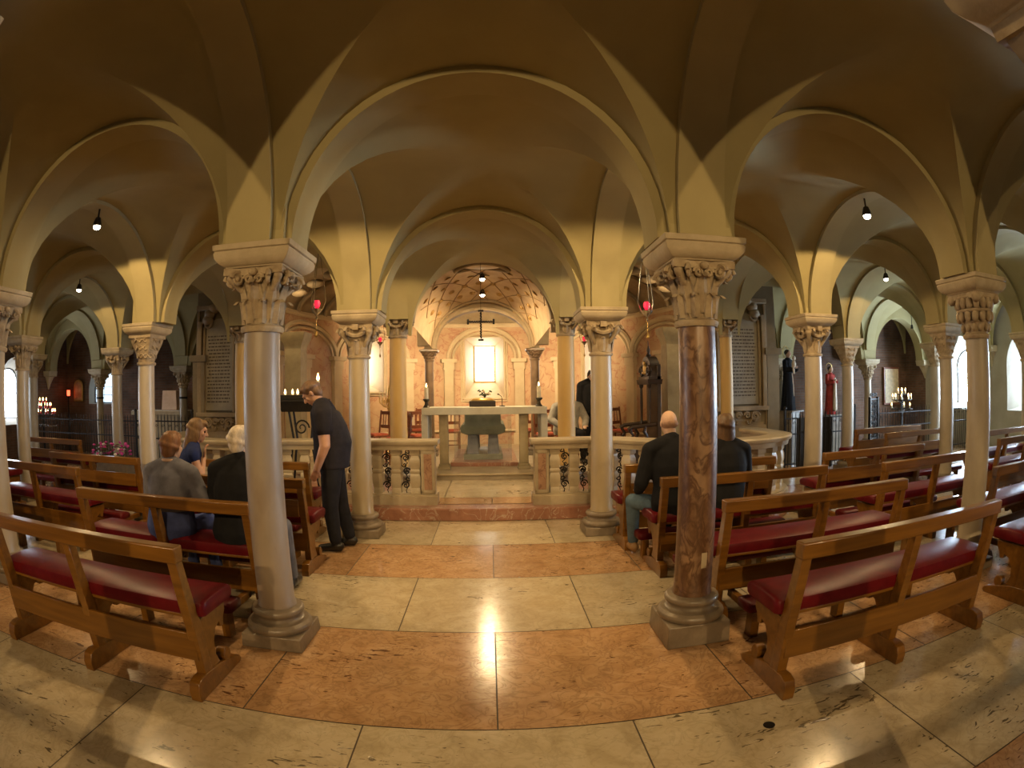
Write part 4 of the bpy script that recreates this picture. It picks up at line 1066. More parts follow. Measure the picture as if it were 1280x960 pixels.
sanct('red sanctuary lamp hanging right, above the carved throne', 2.18, 7.4, 2.76, 3.68)
sanct('small distant red lamp by the left apse window', -2.28, 11.3, 2.70, 4.08, 0.8)
sanct('small distant red lamp by the right apse window', 1.95, 11.3, 2.66, 4.05, 0.8)
# ------------------------------------------------------------------ inscribed memorials on the flank walls
TABLET = stone('memorial_slab', (0.22,0.185,0.135), (0.31,0.27,0.20), (0.17,0.13,0.09), scale=3, rough=0.6, bmp=0.1)
INK = plain('worn_engraving', (0.085,0.065,0.045), 0.8)
def memorial(label, x0, x1, y, z0=1.28, z1=3.15, cut=None, seed=1):
    rr = random.Random(seed)
    t = thing('memorial_tablet', label, 'memorial', ((x0+x1)/2, y, 0.0)); w_ = (x1-x0)/2
    mb = MB(); mb.box(-w_, -0.04, z0, w_, 0.0, z1-0.35)
    arc = [(w_*math.cos(PI*k/16), z1-0.35+0.30*math.sin(PI*k/16)) for k in range(17)]
    mb.prism(arc, -0.04, 0.0, 'y'); mb.mat(1)
    z = z1-0.42
    while z > z0+0.10:
        x = -w_*0.86+rr.random()*0.05; end = w_*(0.86-0.12*rr.random())
        while x < end:
            l = 0.02+rr.random()*0.07; l = min(l, end-x)
            mb.box(x, -0.043, z, x+l, -0.039, z+0.026); x += l+0.018
        z -= 0.068
    mb.build('slab', [TABLET, INK], t)
    mb = MB()
    for sx in (-1, 1):
        mb.box(sx*(w_+0.02)-0.03, -0.07, z0-0.05, sx*(w_+0.02)+0.03, -0.0, z1-0.2); mb.box(sx*(w_+0.12)-0.05, -0.10, z0-0.12, sx*(w_+0.12)+0.05, -0.0, z1-0.1)
        mb.box(sx*(w_+0.19)-0.03, -0.05, 0.6, sx*(w_+0.19)+0.03, -0.0, z1+0.15)
    mb.box(-w_-0.2, -0.12, z0-0.13, w_+0.2, 0, z0-0.04); mb.box(-w_-0.2, -0.14, z1+0.12, w_+0.2, 0, z1+0.22)
    mb.build('frame', STUCCO, t, bevel=0.012)
    # scrolled base below the slab
    mb = MB()
    for sx in (-1, 1):
        spiral(mb, (sx*w_*0.72, -0.07, z0-0.24), (sx, 0, 0), (0, 0, 1), 0.10, 1.8, 0.035, 30)
        spiral(mb, (sx*w_*0.25, -0.07, z0-0.22), (-sx, 0, 0), (0, 0, 1), 0.07, 1.5, 0.028, 24)
        mb.tube([(sx*w_*(0.72-0.5*k/8), -0.06, z0-0.34+0.05*math.sin(k*0.8)) for k in range(9)], 0.03, 6)
    mb.box(-w_-0.1, -0.05, 0.86, w_+0.1, 0, 0.92); mb.box(-w_-0.05, -0.03, 0.92, w_+0.05, 0, z0-0.13); mb.box(-w_-0.15, -0.09, 0.3, w_+0.15, 0, 0.86)
    mb.build('scrolled_base', STUCCO, t, bevel=0.01)
    # pediment cartouche with drapery
    mb = MB()
    for k in range(7):
        a = PI*k/6; mb.ell((w_*0.8*math.cos(a), -0.08, z1-0.08+0.26*math.sin(a)), (0.13, 0.09, 0.10), None, 10, 8)
    for sx in (-1, 1): spiral(mb, (sx*w_*0.8, -0.08, z1-0.15), (sx, 0, 0), (0, 0, 1), 0.12, 1.6, 0.035)
    mb.build('cartouche', STUCCO, t)
    return t
memorial('tall worn inscribed memorial slab on the left flank wall', -5.72, -5.05, 9.995, seed=3)
memorial('tall memorial slab with rows of worn lettering on the right flank wall', 4.50, 5.28, 9.995, seed=5)

# ------------------------------------------------------------------ carved throne on the right of the presbytery
t = thing('carved_throne', 'tall dark carved wooden throne with columns and a gilt crest beside the apse wall', 'throne', (2.74, 9.55, ZA)); t.scale = (0.72, 1.0, 0.87)
mb = MB(); mb.box(-0.55, -0.36, 0, 0.30, 0.36, 0.10); mb.box(-0.48, -0.31, 0.10, 0.26, 0.31, 0.40); mb.box(-0.52, -0.34, 0.40, 0.26, 0.34, 0.47); mb.build('seat', DARKWOOD, t, bevel=0.012)
mb = MB(); mb.box(0.17, -0.34, 0.40, 0.27, 0.34, 2.02); mb.build('back_panel', DARKWOOD, t, bevel=0.01)
for y in (-0.26, 0.26):
    mb = MB(); mb.lathe([(0.05, 0.78), (0.055, 0.82), (0.03, 0.86), (0.028, 0.94), (0.034, 1.2), (0.030, 1.50), (0.028, 1.54), (0.05, 1.57), (0.055, 1.62)], 16, (0.0, y, 0)); mb.build('column', DARKWOOD, t)
    mb = MB(); mb.tube([(0.15, y*1.15, 0.83), (-0.15, y*1.15, 0.80), (-0.45, y*1.15, 0.78), (-0.55, y*1.15, 0.73)], 0.04, 8)
    mb.tube([(-0.48, y*1.15, 0.76), (-0.50, y*1.15, 0.70), (-0.43, y*1.15, 0.62), (-0.50, y*1.15, 0.54), (-0.44, y*1.15, 0.47)], 0.036, 8)
    mb.tube([(-0.12, y*1.15, 0.79), (-0.15, y*1.15, 0.68), (-0.08, y*1.15, 0.60), (-0.14, y*1.15, 0.47)], 0.04, 8); mb.build('arm', DARKWOOD, t)
mb = MB(); mb.box(-0.06, -0.36, 1.62, 0.28, 0.36, 1.72, (-0.02, -0.02)); mb.box(-0.04, -0.34, 1.72, 0.28, 0.34, 1.78)
arc = [(0.34*math.cos(PI*k/12), 1.78+0.42*math.sin(PI*k/12)) for k in range(13)]
mb.prism(arc, 0.02, 0.26, 'x')
for s in (-1, 1): spiral(mb, (0.0, s*0.22, 1.88), (0, s, 0), (0, 0, 1), 0.11, 1.6, 0.04)
mb.lathe([(0.05, 2.18), (0.06, 2.22), (0.03, 2.26), (0.045, 2.32), (0.012, 2.42), (0.01, 2.52)], 14, (0.1, 0, 0)); cn = mb.build('canopy', DARKWOOD, t, bevel=0.008)
mb = MB(); mb.ell((0.0, 0, 1.93), (0.04, 0.10, 0.12), None, 14, 10); mb.ell((-0.02, 0, 2.05), (0.03, 0.05, 0.05), None, 10, 8)
for s in (-1, 1): mb.ell((-0.01, s*0.08, 1.86), (0.03, 0.06, 0.03), None, 10, 8)
mb.build('gilt_crest', GILT, cn)

# ------------------------------------------------------------------ chairs in the apse
def make_chair(label):
    t = thing('choir_chair', label, 'chair', (0, 0, 0))
    mb = MB(); mb.box(-0.21, -0.20, 0.42, 0.21, 0.21, 0.455); mb.build('seat_frame', REDBROWN, t, bevel=0.006)
    mb = MB(); mb.box(-0.19, -0.18, 0.455, 0.19, 0.19, 0.495, (0.02, 0.02)); mb.build('seat_pad', CLOTHRED, t, bevel=0.01)
    for sx in (-1, 1):
        mb = MB(); mb.tube([(sx*0.19, 0.19, 0), (sx*0.19, 0.18, 0.42)], 0.02, 6); mb.build('leg', REDBROWN, t)
        mb = MB(); mb.tube([(sx*0.19, -0.22, 0), (sx*0.19, -0.18, 0.44), (sx*0.19, -0.25, 0.96)], 0.02, 6); mb.build('leg', REDBROWN, t)
    mb = MB()
    for z in (0.62, 0.90): mb.box(-0.18, -0.25-(z-0.62)*0.1, z-0.03, 0.18, -0.22-(z-0.62)*0.1, z+0.04)
    for x in (-0.09, 0, 0.09): mb.tube([(x, -0.225, 0.64), (x, -0.245, 0.90)], 0.012, 6)
    mb.build('back', REDBROWN, t, bevel=0.004)
    for yy, zz in ((0.185, 0.16), (-0.19, 0.22)):
        mb = MB(); mb.tube([(-0.19, yy, zz), (0.19, yy, zz)], 0.012, 6); mb.build('stretcher', REDBROWN, t)
    return t
CH = 'red-brown choir chairs in the apse'
c0 = make_chair('red brown chair left of the altar, seen beside the ochre column'); c0['group'] = CH
c0.location = (-1.42, 11.0, ZA); c0.rotation_euler = (0, 0, PI+0.5)
for x, y, rz, lb in ((-2.35, 11.2, PI-0.8, 'red brown chair near the left apse window'), (-1.75, 10.2, PI-1.2, 'red brown chair just left of the left ochre column'), (-1.6, 12.6, PI-0.2, 'red brown chair deeper behind the left ochre column'), (1.12, 11.0, PI+0.3, 'red brown chair between the altar and the right ochre column'), (2.8, 11.5, PI+0.7, 'red brown chair right of the right ochre column'), (2.6, 12.55, PI+0.6, 'red brown chair farthest right, below the right apse window'), (-0.9, 12.3, PI, 'red brown chair behind the left end slab of the altar'), (0.98, 12.3, PI+0.2, 'red brown chair behind the right end slab of the altar')):
    dup(c0, (x, y, ZA), rz, label=lb)
# gilt candelabra by the apse windows
for sx, lb in ((-1, 'ornate gilt candelabrum below the left apse window'), (1, 'ornate gilt candelabrum below the right apse window')):
    x = -2.2 if sx < 0 else 2.12
    t = thing('gilt_candelabrum', lb, 'candelabrum', (x, 11.9, ZA))
    mb = MB(); mb.lathe([(0.14, 0), (0.15, 0.03), (0.05, 0.08), (0.03, 0.2), (0.045, 0.3), (0.025, 0.4), (0.03, 0.9), (0.05, 1.0), (0.02, 1.1)], 16); mb.build('stem', GILT, t)
    mb = MB()
    for k in range(6):
        a = PI*k/3; mb.tube([(0, 0, 1.0), (0.12*math.cos(a), 0.12*math.sin(a), 1.02), (0.22*math.cos(a), 0.22*math.sin(a), 1.12), (0.22*math.cos(a), 0.22*math.sin(a), 1.22)], 0.012, 6)
        spiral(mb, (0.14*math.cos(a), 0.14*math.sin(a), 1.12), (math.cos(a), math.sin(a), 0), (0, 0, 1), 0.05, 1.4, 0.009)
    mb.lathe([(0.02, 1.1), (0.05, 1.18), (0.02, 1.26), (0.035, 1.36), (0.005, 1.5)], 14); mb.build('branches', GILT, t)
    for k in range(6):
        a = PI*k/3; mb = MB(); mb.lathe([(0.012, 1.22), (0.012, 1.36)], 8, (0.22*math.cos(a), 0.22*math.sin(a), 0)); mb.build('candle', WAX, t)
# hidden apse lamps; those on ochre capitals and over the ambulatory are added
def apse_lamp(label, x, y, z, aimv, watts, size=140):
    t = thing('hidden_apse_lamp', label, 'lamp', (x, y, z))
    mb = MB(); mb.box(-0.05, -0.035, -0.03, 0.05, 0.035, 0.03); mb.build('housing', BRONZE, t, bevel=0.006)
    mb = MB(); mb.ell((0, 0, 0.035), (0.035, 0.025, 0.012), None, 10, 6); mb.build('bulb', LAMPGLOW, t)
    ld = bpy.data.lights.new('spot', 'SPOT'); ld.energy = watts; ld.color = APSE_C; ld.spot_size = D(size); ld.spot_blend = 0.5; ld.shadow_soft_size = 0.06
    lo = bpy.data.objects.new('lamp_light', ld); COL.objects.link(lo); lo.parent = t
    lo.location = Vector(aimv).normalized()*0.09; lo.rotation_euler = Vector(aimv).to_track_quat('-Z', 'Y').to_euler()
for x, y, z, av, wt, lb in ((-1.27, 11.62, 2.52, (-0.3, 1, 0.1), 0.8, 'small lamp on the left dark capital, lighting the apse wall'), (0.93, 11.62, 2.52, (0.3, 1, 0.1), 0.8, 'small lamp on the right dark capital, lighting the apse wall'),
                            (-1.5, 9.05, 2.80, (0.75, 0.9, 0.55), 0.7, 'small unseen lamp added on the left ochre capital to light the coffered vault'), (1.22, 9.05, 2.80, (-0.75, 0.9, 0.55), 0.7, 'small unseen lamp added on the right ochre capital to light the coffered vault'),
                            (-3.75, 9.15, 3.3, (0.5, 1, -0.35), 0.12, 'small unseen lamp added over the left ambulatory'), (3.45, 9.15, 3.3, (-0.5, 1, -0.35), 0.12, 'small unseen lamp added over the right ambulatory')):
    apse_lamp(lb, x, y, z, av, APSE_W*wt)
for v_, lb in ((0.36, 'upper of two round lamps in the middle of the coffered vault'), (0.70, 'lower of two round lamps in the middle of the coffered vault')):
    p = off(sail(0.5, v_), 0.02); spot_lamp(lb, p.x, p.y, p.z-0.10, APSE_W*0.9, 170, c=APSE_C, blend=0.5)

# ------------------------------------------------------------------ wrought iron railings of the side chapels
def railing(label, x0, x1, y, h=1.22, step=0.085, name='iron_railing', skip=None):
    t = thing(name, label, 'railing', (x0, y, 0)); L = x1-x0
    mb = MB()
    for z in (0.10, h*0.62, h-0.12): mb.box(0, -0.015, z, L, 0.015, z+0.025)
    mb.build('rails', IRON, t)
    mb = MB(); n = int(L/step)
    for k in range(n+1):
        x = L*k/n; mb.tube([(x, 0, 0), (x, 0, h-0.03), (x, 0, h+0.03)], [0.009, 0.009, 0.002], 6)
        if k % 2 == 0 and k < n: spiral(mb, (x+step/2, 0, h-0.2), (1, 0, 0), (0, 0, 1), 0.032, 1.2, 0.006, 14)
    b_ = mb.build('bars', IRON, t)
    for x in (0.0, L):
        mb = MB(); mb.box(x-0.02, -0.02, 0, x+0.02, 0.02, h+0.06); mb.ell((x, 0, h+0.09), (0.035, 0.035, 0.04), None, 10, 8); mb.build('post', IRON, t)
    return t
railing('black iron railing of the right chapel, in front of the statues', 5.55, 7.35, 9.35, 1.1)
railing('black iron railing of the right chapel, in front of the lit panel', 8.15, 11.8, 9.6, 1.1)
railing('black iron railing of the left chapel, right of the paired columns', -7.05, -5.6, 9.2, 1.2)
railing('black iron railing of the left chapel, between the banded columns', -11.9, -7.4, 9.9, 1.15)
t = thing('iron_gate', 'open leaf of ornate black iron gate standing edge-on in the right chapel', 'gate', (7.62, 9.15, 0.0), 0.35)
mb = MB(); mb.box(0, -0.03, 0.03, 0.03, 0.03, 1.36); mb.box(0.36, -0.03, 0.03, 0.39, 0.03, 1.36)
for z in (0.03, 0.5, 1.30): mb.box(0, -0.015, z, 0.39, 0.015, z+0.03)
mb.build('gate_frame', IRON, t)
mb = MB()
for k in range(5):
    mb.tube([(0.06+0.065*k, 0, 0.05), (0.06+0.065*k, 0, 1.32)], 0.009, 6)
for zi_ in range(9):
    for xi in range(3):
        spiral(mb, (0.09+0.105*xi, 0, 0.14+0.135*zi_), (1 if xi % 2 else -1, 0, 0), (0, 0, 1), 0.052, 1.6, 0.011, 18)
for k in range(4): spiral(mb, (0.07+0.08*k, 0, 1.40), ((-1)**k, 0, 0), (0, 0, 1), 0.045, 1.4, 0.011)
mb.build('scrollwork', IRON, t)
t = thing('iron_gate', 'dark solid iron chapel gate panel left of the sandy volute column', 'gate', (5.62, 9.0, 0.0))
mb = MB(); mb.box(0, -0.02, 0.05, 0.85, 0.02, 1.02); mb.build('sheet_panel', IRON, t, bevel=0.004)
mb = MB()
for k in range(7):
    mb.tube([(0.06+0.12*k, -0.03, 0.03), (0.06+0.12*k, -0.03, 1.10), (0.06+0.12*k, -0.03, 1.15)], [0.012, 0.012, 0.002], 6)
    spiral(mb, (0.06+0.12*k, -0.035, 0.75), (1, 0, 0), (0, 0, 1), 0.045, 1.4, 0.009)
mb.build('scrollwork', IRON, t)

# ------------------------------------------------------------------ votive candle stands
BLKMETAL = IRON
def stand(label, x, y, zt, tiers, tray=None):
    t = thing('votive_stand', label, 'candle stand', (x, y, 0))
    mb = MB(); mb.lathe([(0.22, 0), (0.22, 0.02), (0.05, 0.06), (0.022, 0.1), (0.022, zt)], 16); mb.build('stem', IRON, t)
    spots = []
    mb = MB()
    for (r, z, n) in tiers:
        mb.tube([(r*math.cos(2*PI*k/24), r*math.sin(2*PI*k/24), z) for k in range(25)], 0.010, 6)
        for k in range(4):
            a = PI/2*k+0.4; mb.tube([(0, 0, z-0.08), (r*math.cos(a), r*math.sin(a), z)], 0.008, 5)
        for k in range(n):
            a = 2*PI*k/n+r*9; mb.lathe([(0.012, z), (0.028, z+0.006), (0.030, z+0.02)], 10, (r*math.cos(a), r*math.sin(a), 0)); spots.append((x+r*math.cos(a), y+r*math.sin(a), z+0.02))
    mb.build('candle_rings', IRON, t)
    if tray:
        mb = MB(); mb.box(-tray, -0.18, 0.83, tray, 0.18, 0.85); mb.box(-tray, -0.19, 0.83, tray, -0.17, 0.88); mb.build('tray', SILVER, t, bevel=0.004)
    return spots
def votive(x, y, z, label, group, h=0.07, red=False, proto=[None, None]):
    if proto[red] is None:
        t = thing('votive_candle', label, 'candle', (x, y, z), 0, group)
        mb = MB(); mb.lathe([(0.02, 0), (0.021, h), (0.017, h+0.004)], 12); wx = mb.build('wax', plain('red_votive_glass', (0.5, 0.03, 0.03), 0.2) if red else WAX, t)
        flame(t, h, 1.7, wx); proto[red] = t; return t
    return dup(proto[red], (x, y, z), label=label, group=group)
s1 = stand('iron stand of lit votive candles at the left, in front of the red lamp', -11.35, 10.3, 1.35, ((0.10, 1.38, 4), (0.24, 1.25, 8), (0.36, 1.10, 10)), 0.42)
for p in s1: votive(*p, 'small lit votive candle on the iron stand at the left wall', 'lit votive candles at the left', red=True)
s2 = stand('iron stand of lit votive candles at the right, beside the lit panel', 10.1, 10.7, 1.35, ((0.10, 1.36, 4), (0.26, 1.22, 8), (0.30, 1.0, 3)), None)
for p in s2: votive(*p, 'small lit votive candle on the iron stand at the right chapel', 'lit votive candles at the right')
t = thing('votive_stand', 'dark iron votive table with small candles, behind the standing man', 'candle stand', (-2.72, 7.7, 0.36))
mb = MB(); mb.box(-0.36, -0.2, 1.12, 0.36, 0.2, 1.16); mb.box(-0.36, -0.2, 1.16, 0.36, -0.18, 1.22); mb.box(-0.30, -0.15, 0.98, 0.30, 0.15, 1.12, (-0.05, -0.04)); mb.build('tray', IRON, t, bevel=0.006)
for sx in (-1, 1):
    for sy in (-1, 1):
        mb = MB(); mb.tube([(sx*0.2, sy*0.1, 1.0), (sx*0.14, sy*0.08, 0.6), (sx*0.26, sy*0.14, -0.20)], 0.018, 6); mb.build('leg', IRON, t)
mb = MB(); spiral(mb, (0.0, -0.1, 0.75), (1, 0, 0), (0, 0, 1), 0.12, 1.6, 0.014); mb.build('scroll', IRON, t)
for k in range(5):
    votive(-2.98+0.10*k, 7.62+0.05*(k % 2), 0.36+1.16, 'small lit votive candle on the dark table behind the standing man', 'lit votive candles near the standing man', red=False)
t = thing('large_candle', 'taller bright candle rising behind the head of the standing man', 'candle', (-2.50, 7.74, 1.52))
mb = MB(); mb.lathe([(0.025, 0), (0.025, 0.26), (0.02, 0.265)], 12); wx = mb.build('wax', WAX, t); flame(t, 0.265, 2.4, wx)

# ------------------------------------------------------------------ chapels: picture, red lamp, lit panel, shrine, statues
t = thing('framed_icon', 'small arched golden picture on the dark wall of the left chapel', 'picture', (-11.82, 12.37, 1.42))
mb = MB(); mb.prism([(-0.2, 0), (0.2, 0)] + [(0.2*math.cos(PI*k/10), 0.42+0.2*math.sin(PI*k/10)) for k in range(11)], -0.05, 0.0, 'y'); mb.build('frame', GILT, t, bevel=0.01)
mb = MB(); mb.prism([(-0.15, 0.05), (0.15, 0.05)] + [(0.15*math.cos(PI*k/10), 0.40+0.15*math.sin(PI*k/10)) for k in range(11)], -0.056, -0.05, 'y'); mb.build('painting', stone('icon_paint', (0.25,0.14,0.07), (0.55,0.42,0.25), scale=6, rough=0.5), t)
t = thing('red_votive_lamp', 'small glowing red lamp on a stand beside the golden picture', 'lamp', (-12.05, 12.1, 0))
mb = MB(); mb.lathe([(0.14, 0), (0.14, 0.02), (0.02, 0.06), (0.018, 1.5), (0.06, 1.58)], 14); mb.build('stand', IRON, t)
mb = MB(); mb.lathe([(0.045, 1.58), (0.055, 1.64), (0.05, 1.74)], 14); mb.build('glass', emit('bright_red_glass', (1.0, 0.08, 0.03), 5.0), t)
t = thing('notice_panel', 'pale framed panel lit on the brick wall of the right chapel', 'panel', (11.2, 12.37, 1.05))
mb = MB(); mb.box(-0.33, -0.05, 0, 0.33, 0, 1.05); mb.build('frame', REDBROWN, t, bevel=0.008)
mb = MB(); mb.box(-0.28, -0.06, 0.05, 0.28, -0.05, 1.0); mb.build('sheet', plain('pale_sheet', (0.66, 0.56, 0.40), 0.7), t)
def chapel_spot(label, loc, tgt, watts, size=50):
    t = thing('chapel_spotlight', label, 'lamp', loc)
    mb = MB(); mb.lathe([(0.03, 0.06), (0.045, -0.04), (0.03, -0.03)], 12); mb.tube([(0, 0, 0.05), (0, 0, 0.3)], 0.012, 6); mb.build('housing', IRON, t)
    ld = bpy.data.lights.new('spot', 'SPOT'); ld.energy = watts; ld.color = (1.0, 0.66, 0.34); ld.spot_size = D(size); ld.spot_blend = 0.6; ld.shadow_soft_size = 0.04
    lo = bpy.data.objects.new('lamp_light', ld); COL.objects.link(lo); lo.parent = t; d = Vector(tgt)-Vector(loc)
    lo.location = d.normalized()*0.09; lo.rotation_euler = d.to_track_quat('-Z', 'Y').to_euler()
chapel_spot('small spotlight of the right chapel aimed at the pale panel', (10.9, 11.0, 3.1), (11.3, 12.4, 1.5), 25)
t = thing('shrine_altar', 'pale stone shrine with a lit niche in the left chapel, seen between columns', 'shrine', (-8.3, 12.05, 0))
mb = MB(); mb.box(-0.75, -0.3, 0, 0.75, 0.3, 1.10); mb.box(-0.82, -0.36, 1.10, 0.82, 0.34, 1.20); mb.build('block', LIMESTONE, t, bevel=0.01)
mb = MB(); mb.box(0.05, -0.1, 1.22, 0.55, 0.2, 1.7, (0.03, 0.02)); mb.build('tabernacle', stone('peach_marble', (0.6,0.42,0.28), (0.7,0.52,0.36), scale=5), t, bevel=0.01)
mb = MB(); mb.box(-0.8, -0.34, 1.20, 0.8, 0.32, 1.215); mb.build('altar_cloth', plain('white_linen', (0.75,0.73,0.68), 0.8), t)
chapel_spot('small spotlight of the left chapel aimed at the shrine', (-7.9, 10.9, 3.0), (-7.75, 12.0, 1.3), 22, 60)
# magenta flowers in front of the left chapel
t = thing('flower_box', 'low box of magenta and white flowers before the left chapel railing', 'flowers', (-7.05, 8.35, 0))
mb = MB(); mb.box(-0.45, -0.12, 0, 0.45, 0.12, 0.42, (-0.03, -0.03)); mb.build('planter', BASESTONE, t, bevel=0.01)
lf, fm, fw = MB(), MB(), MB()
for k in range(70):
    p = (-0.45+0.9*rnd.random(), -0.14+0.28*rnd.random(), 0.46+0.24*rnd.random())
    q = Matrix.Rotation(rnd.random()*6, 3, 'Z') @ Matrix.Rotation(rnd.random(), 3, 'X')
    if k % 3 == 0: lf.ell(p, (0.07, 0.025, 0.012), q, 8, 5)
    else: (fm if k % 5 else fw).ell((p[0], p[1], p[2]+0.03), (0.035, 0.035, 0.02), q, 8, 5)
for o in (lf.build('foliage', LEAFG, t), fm.build('magenta_blooms', plain('magenta_petals', (0.55, 0.05, 0.30), 0.6), t), fw.build('white_blooms', plain('white_petals', (0.8, 0.75, 0.75), 0.6), t)): o['kind'] = 'stuff'
# ------------------------------------------------------------------ people
SKIN = stone('skin', (0.50,0.27,0.17), (0.58,0.33,0.22), scale=10, rough=0.5, bmp=0.05)
SKINP = stone('pale_skin', (0.58,0.36,0.25), (0.66,0.43,0.31), scale=10, rough=0.5, bmp=0.05)
def cloth(name, c, rough=0.85):
    return stone(name, tuple(x*0.8 for x in c), tuple(min(1, x*1.15) for x in c), scale=12, rough=rough, bmp=0.25, bscale=18, spec=0.15)
EYEM = plain('eye_dark', (0.05, 0.035, 0.03), 0.2)
def organic(mb, name, mat, parent=None, voxel=0.010, it=3):
    o = mb.build(name, mat, parent)
    r = o.modifiers.new('remesh', 'REMESH'); r.mode = 'VOXEL'; r.voxel_size = voxel; r.use_smooth_shade = True
    s = o.modifiers.new('smooth', 'SMOOTH'); s.iterations = it; s.factor = 0.5
    return o
V = Vector
def torso_rings(sp, rad, grow=0.0, n=20):
    rings = []
    for (c, (rx, ry)) in zip(sp, rad):
        rings.append([(c[0]+(rx+grow)*math.cos(2*PI*k/n), c[1]+(ry+grow)*math.sin(2*PI*k/n), c[2]) for k in range(n)])
    return rings
def hand(mb, wr, d, nrm, side, curl=0.5, s=1.0):
    """palm from the wrist along d, five unequal fingers curling towards nrm, thumb from the side of the palm"""
    wr, d, nrm = V(wr), V(d).normalized(), V(nrm); nrm = (nrm-d*nrm.dot(d)).normalized(); sd = d.cross(nrm)*side
    for k in range(4):
        off = (k-1.5)*0.019*s
        mb.caps(wr+sd*off*0.6, wr+d*0.082*s+sd*off, 0.014*s, 0.0115*s, 8)
    for k, L in enumerate((0.066, 0.076, 0.071, 0.055)):
        p = wr+d*0.082*s+sd*(k-1.5)*0.0195*s; dir_ = d; r = 0.0092*s
        for seg, fr in enumerate((0.45, 0.32, 0.23)):
            a = curl*(0.5+0.35*seg); dir_ = (dir_*math.cos(a)+nrm*math.sin(a)).normalized()
            q = p+dir_*L*fr*s; mb.caps(p, q, r, r*0.92, 8); p = q; r *= 0.92
            nrm2 = nrm-dir_*nrm.dot(dir_); nrm = nrm2.normalized() if nrm2.length > 0.1 else nrm
    nrm0 = (V(nrm)); p = wr+d*0.022*s-sd*0.026*s; dir_ = (d*0.75-sd*0.7).normalized()
    q = p+dir_*0.038*s; mb.caps(p, q, 0.013*s, 0.0105*s, 8); mb.caps(q, q+(d*0.9-sd*0.25).normalized()*0.032*s, 0.0105*s, 0.0085*s, 8)
def person(label, loc, rotz, J, skin, wear, hair=None, cat='person', name='person', scale=1.0):
    t = thing(name, label, cat, loc, rotz); t.scale = (scale,)*3
    sp, rad = J['spine'], J['rad']
    hc = V(J['head']); yaw = J.get('yaw', 0.0); pit = J.get('pitch', 0.0)
    HR = Matrix.Rotation(yaw, 3, 'Z') @ Matrix.Rotation(pit, 3, 'X')
    b_ = MB(); b_.loft(torso_rings(sp, rad))
    nk = V(sp[-1]); b_.caps(nk-V((0, 0, 0.05)), hc+HR @ V((0, -0.02, -0.06)), 0.062, 0.056)
    h = lambda x, y, z: hc+HR @ V((x, y, z))
    b_.ell(h(0, -0.008, 0.022), (0.074, 0.092, 0.092), HR, 20, 14); b_.ell(h(0, 0.020, -0.035), (0.060, 0.068, 0.072), HR, 16, 12)
    b_.ell(h(0, 0.060, -0.088), (0.026, 0.022, 0.02), HR, 10, 8); b_.ell(h(0, 0.086, 0.030), (0.045, 0.012, 0.012), HR, 10, 6)
    b_.caps(h(0, 0.083, 0.018), h(0, 0.108, -0.024), 0.010, 0.015, 10); b_.ell(h(0, 0.092, -0.030), (0.019, 0.012, 0.009), HR, 8, 6)
    b_.ell(h(0, 0.083, -0.056), (0.024, 0.010, 0.006), HR, 8, 6); b_.ell(h(0, 0.082, -0.066), (0.020, 0.010, 0.006), HR, 8, 6)
    for s in (-1, 1):
        b_.ell(h(s*0.077, -0.008, -0.006), (0.010, 0.020, 0.032), HR @ Matrix.Rotation(s*0.35, 3, 'Z'), 10, 8)
        b_.ell(h(s*0.040, 0.062, -0.015), (0.022, 0.018, 0.022), HR, 8, 6)
    for s, key in ((-1, 'L'), (1, 'R')):
        sh, el, wr = V(J['sh'+key]), V(J['el'+key]), V(J['wr'+key])
        b_.caps(V(sp[-2])+V((s*0.06, 0, 0)), sh, 0.06, 0.052); ak = J.get('arm', 1.0); b_.caps(sh, el, 0.050*ak, 0.038*ak); b_.caps(el, wr, 0.038*ak, 0.025*ak)
        hand(b_, wr, J.get('hd'+key, wr-el), J.get('hn'+key, (0, 0, -1)), s, J.get('curl', 0.5))
        hp, kn, an = V(J['hp'+key]), V(J['kn'+key]), V(J['an'+key])
        b_.caps(hp, kn, 0.082, 0.056); b_.caps(kn, kn.lerp(an, 0.35), 0.054, 0.052); b_.caps(kn.lerp(an, 0.35), an, 0.052, 0.036)
        fd = V(J.get('ft', (0, 1, 0))).normalized(); b_.caps(an-V((0, 0, 0.045))-fd*0.03, an-V((0, 0, 0.06))+fd*0.14, 0.034, 0.028)
    bd = organic(b_, 'body', skin, t, J.get('voxel', 0.0085))
    for s in (-1, 1):
        m_ = MB(); m_.ell(h(s*0.034, 0.076, 0.008), (0.012, 0.010, 0.009), HR, 10, 8); m_.build('eye', EYEM, bd)
    top, lower, shoes, sleeve = wear['top'], wear.get('lower'), wear.get('shoes'), wear.get('sleeve', 1.0)
    g = wear.get('grow', 0.018)
    m_ = MB(); m_.loft(torso_rings(sp, rad, g)); m_.caps(nk-V((0, 0, 0.06)), nk-V((0, 0, 0.005)), 0.075+g*0.5, 0.066+g*0.4)
    for s, key in ((-1, 'L'), (1, 'R')):
        sh, el, wr = V(J['sh'+key]), V(J['el'+key]), V(J['wr'+key])
        m_.caps(V(sp[-2])+V((s*0.06, 0, 0)), sh, 0.062*max(1, ak*0.9)+g, 0.054*ak+g)
        if sleeve >= 1.0:
            m_.caps(sh, el, 0.052*ak+g, 0.042*ak+g); m_.caps(el, el.lerp(wr, 0.93), 0.042*ak+g, 0.032*ak+g*0.8)
        elif sleeve > 0: m_.caps(sh, sh.lerp(el, sleeve), 0.053*ak+g, 0.050*ak+g)
    if wear.get('skirt'):
        m_.caps(V(sp[0])+V((0, -0.02, -0.02)), V(sp[1]), 0.15, 0.14)
    jk = organic(m_, wear.get('topname', 'jacket'), top, t, 0.012, 4)
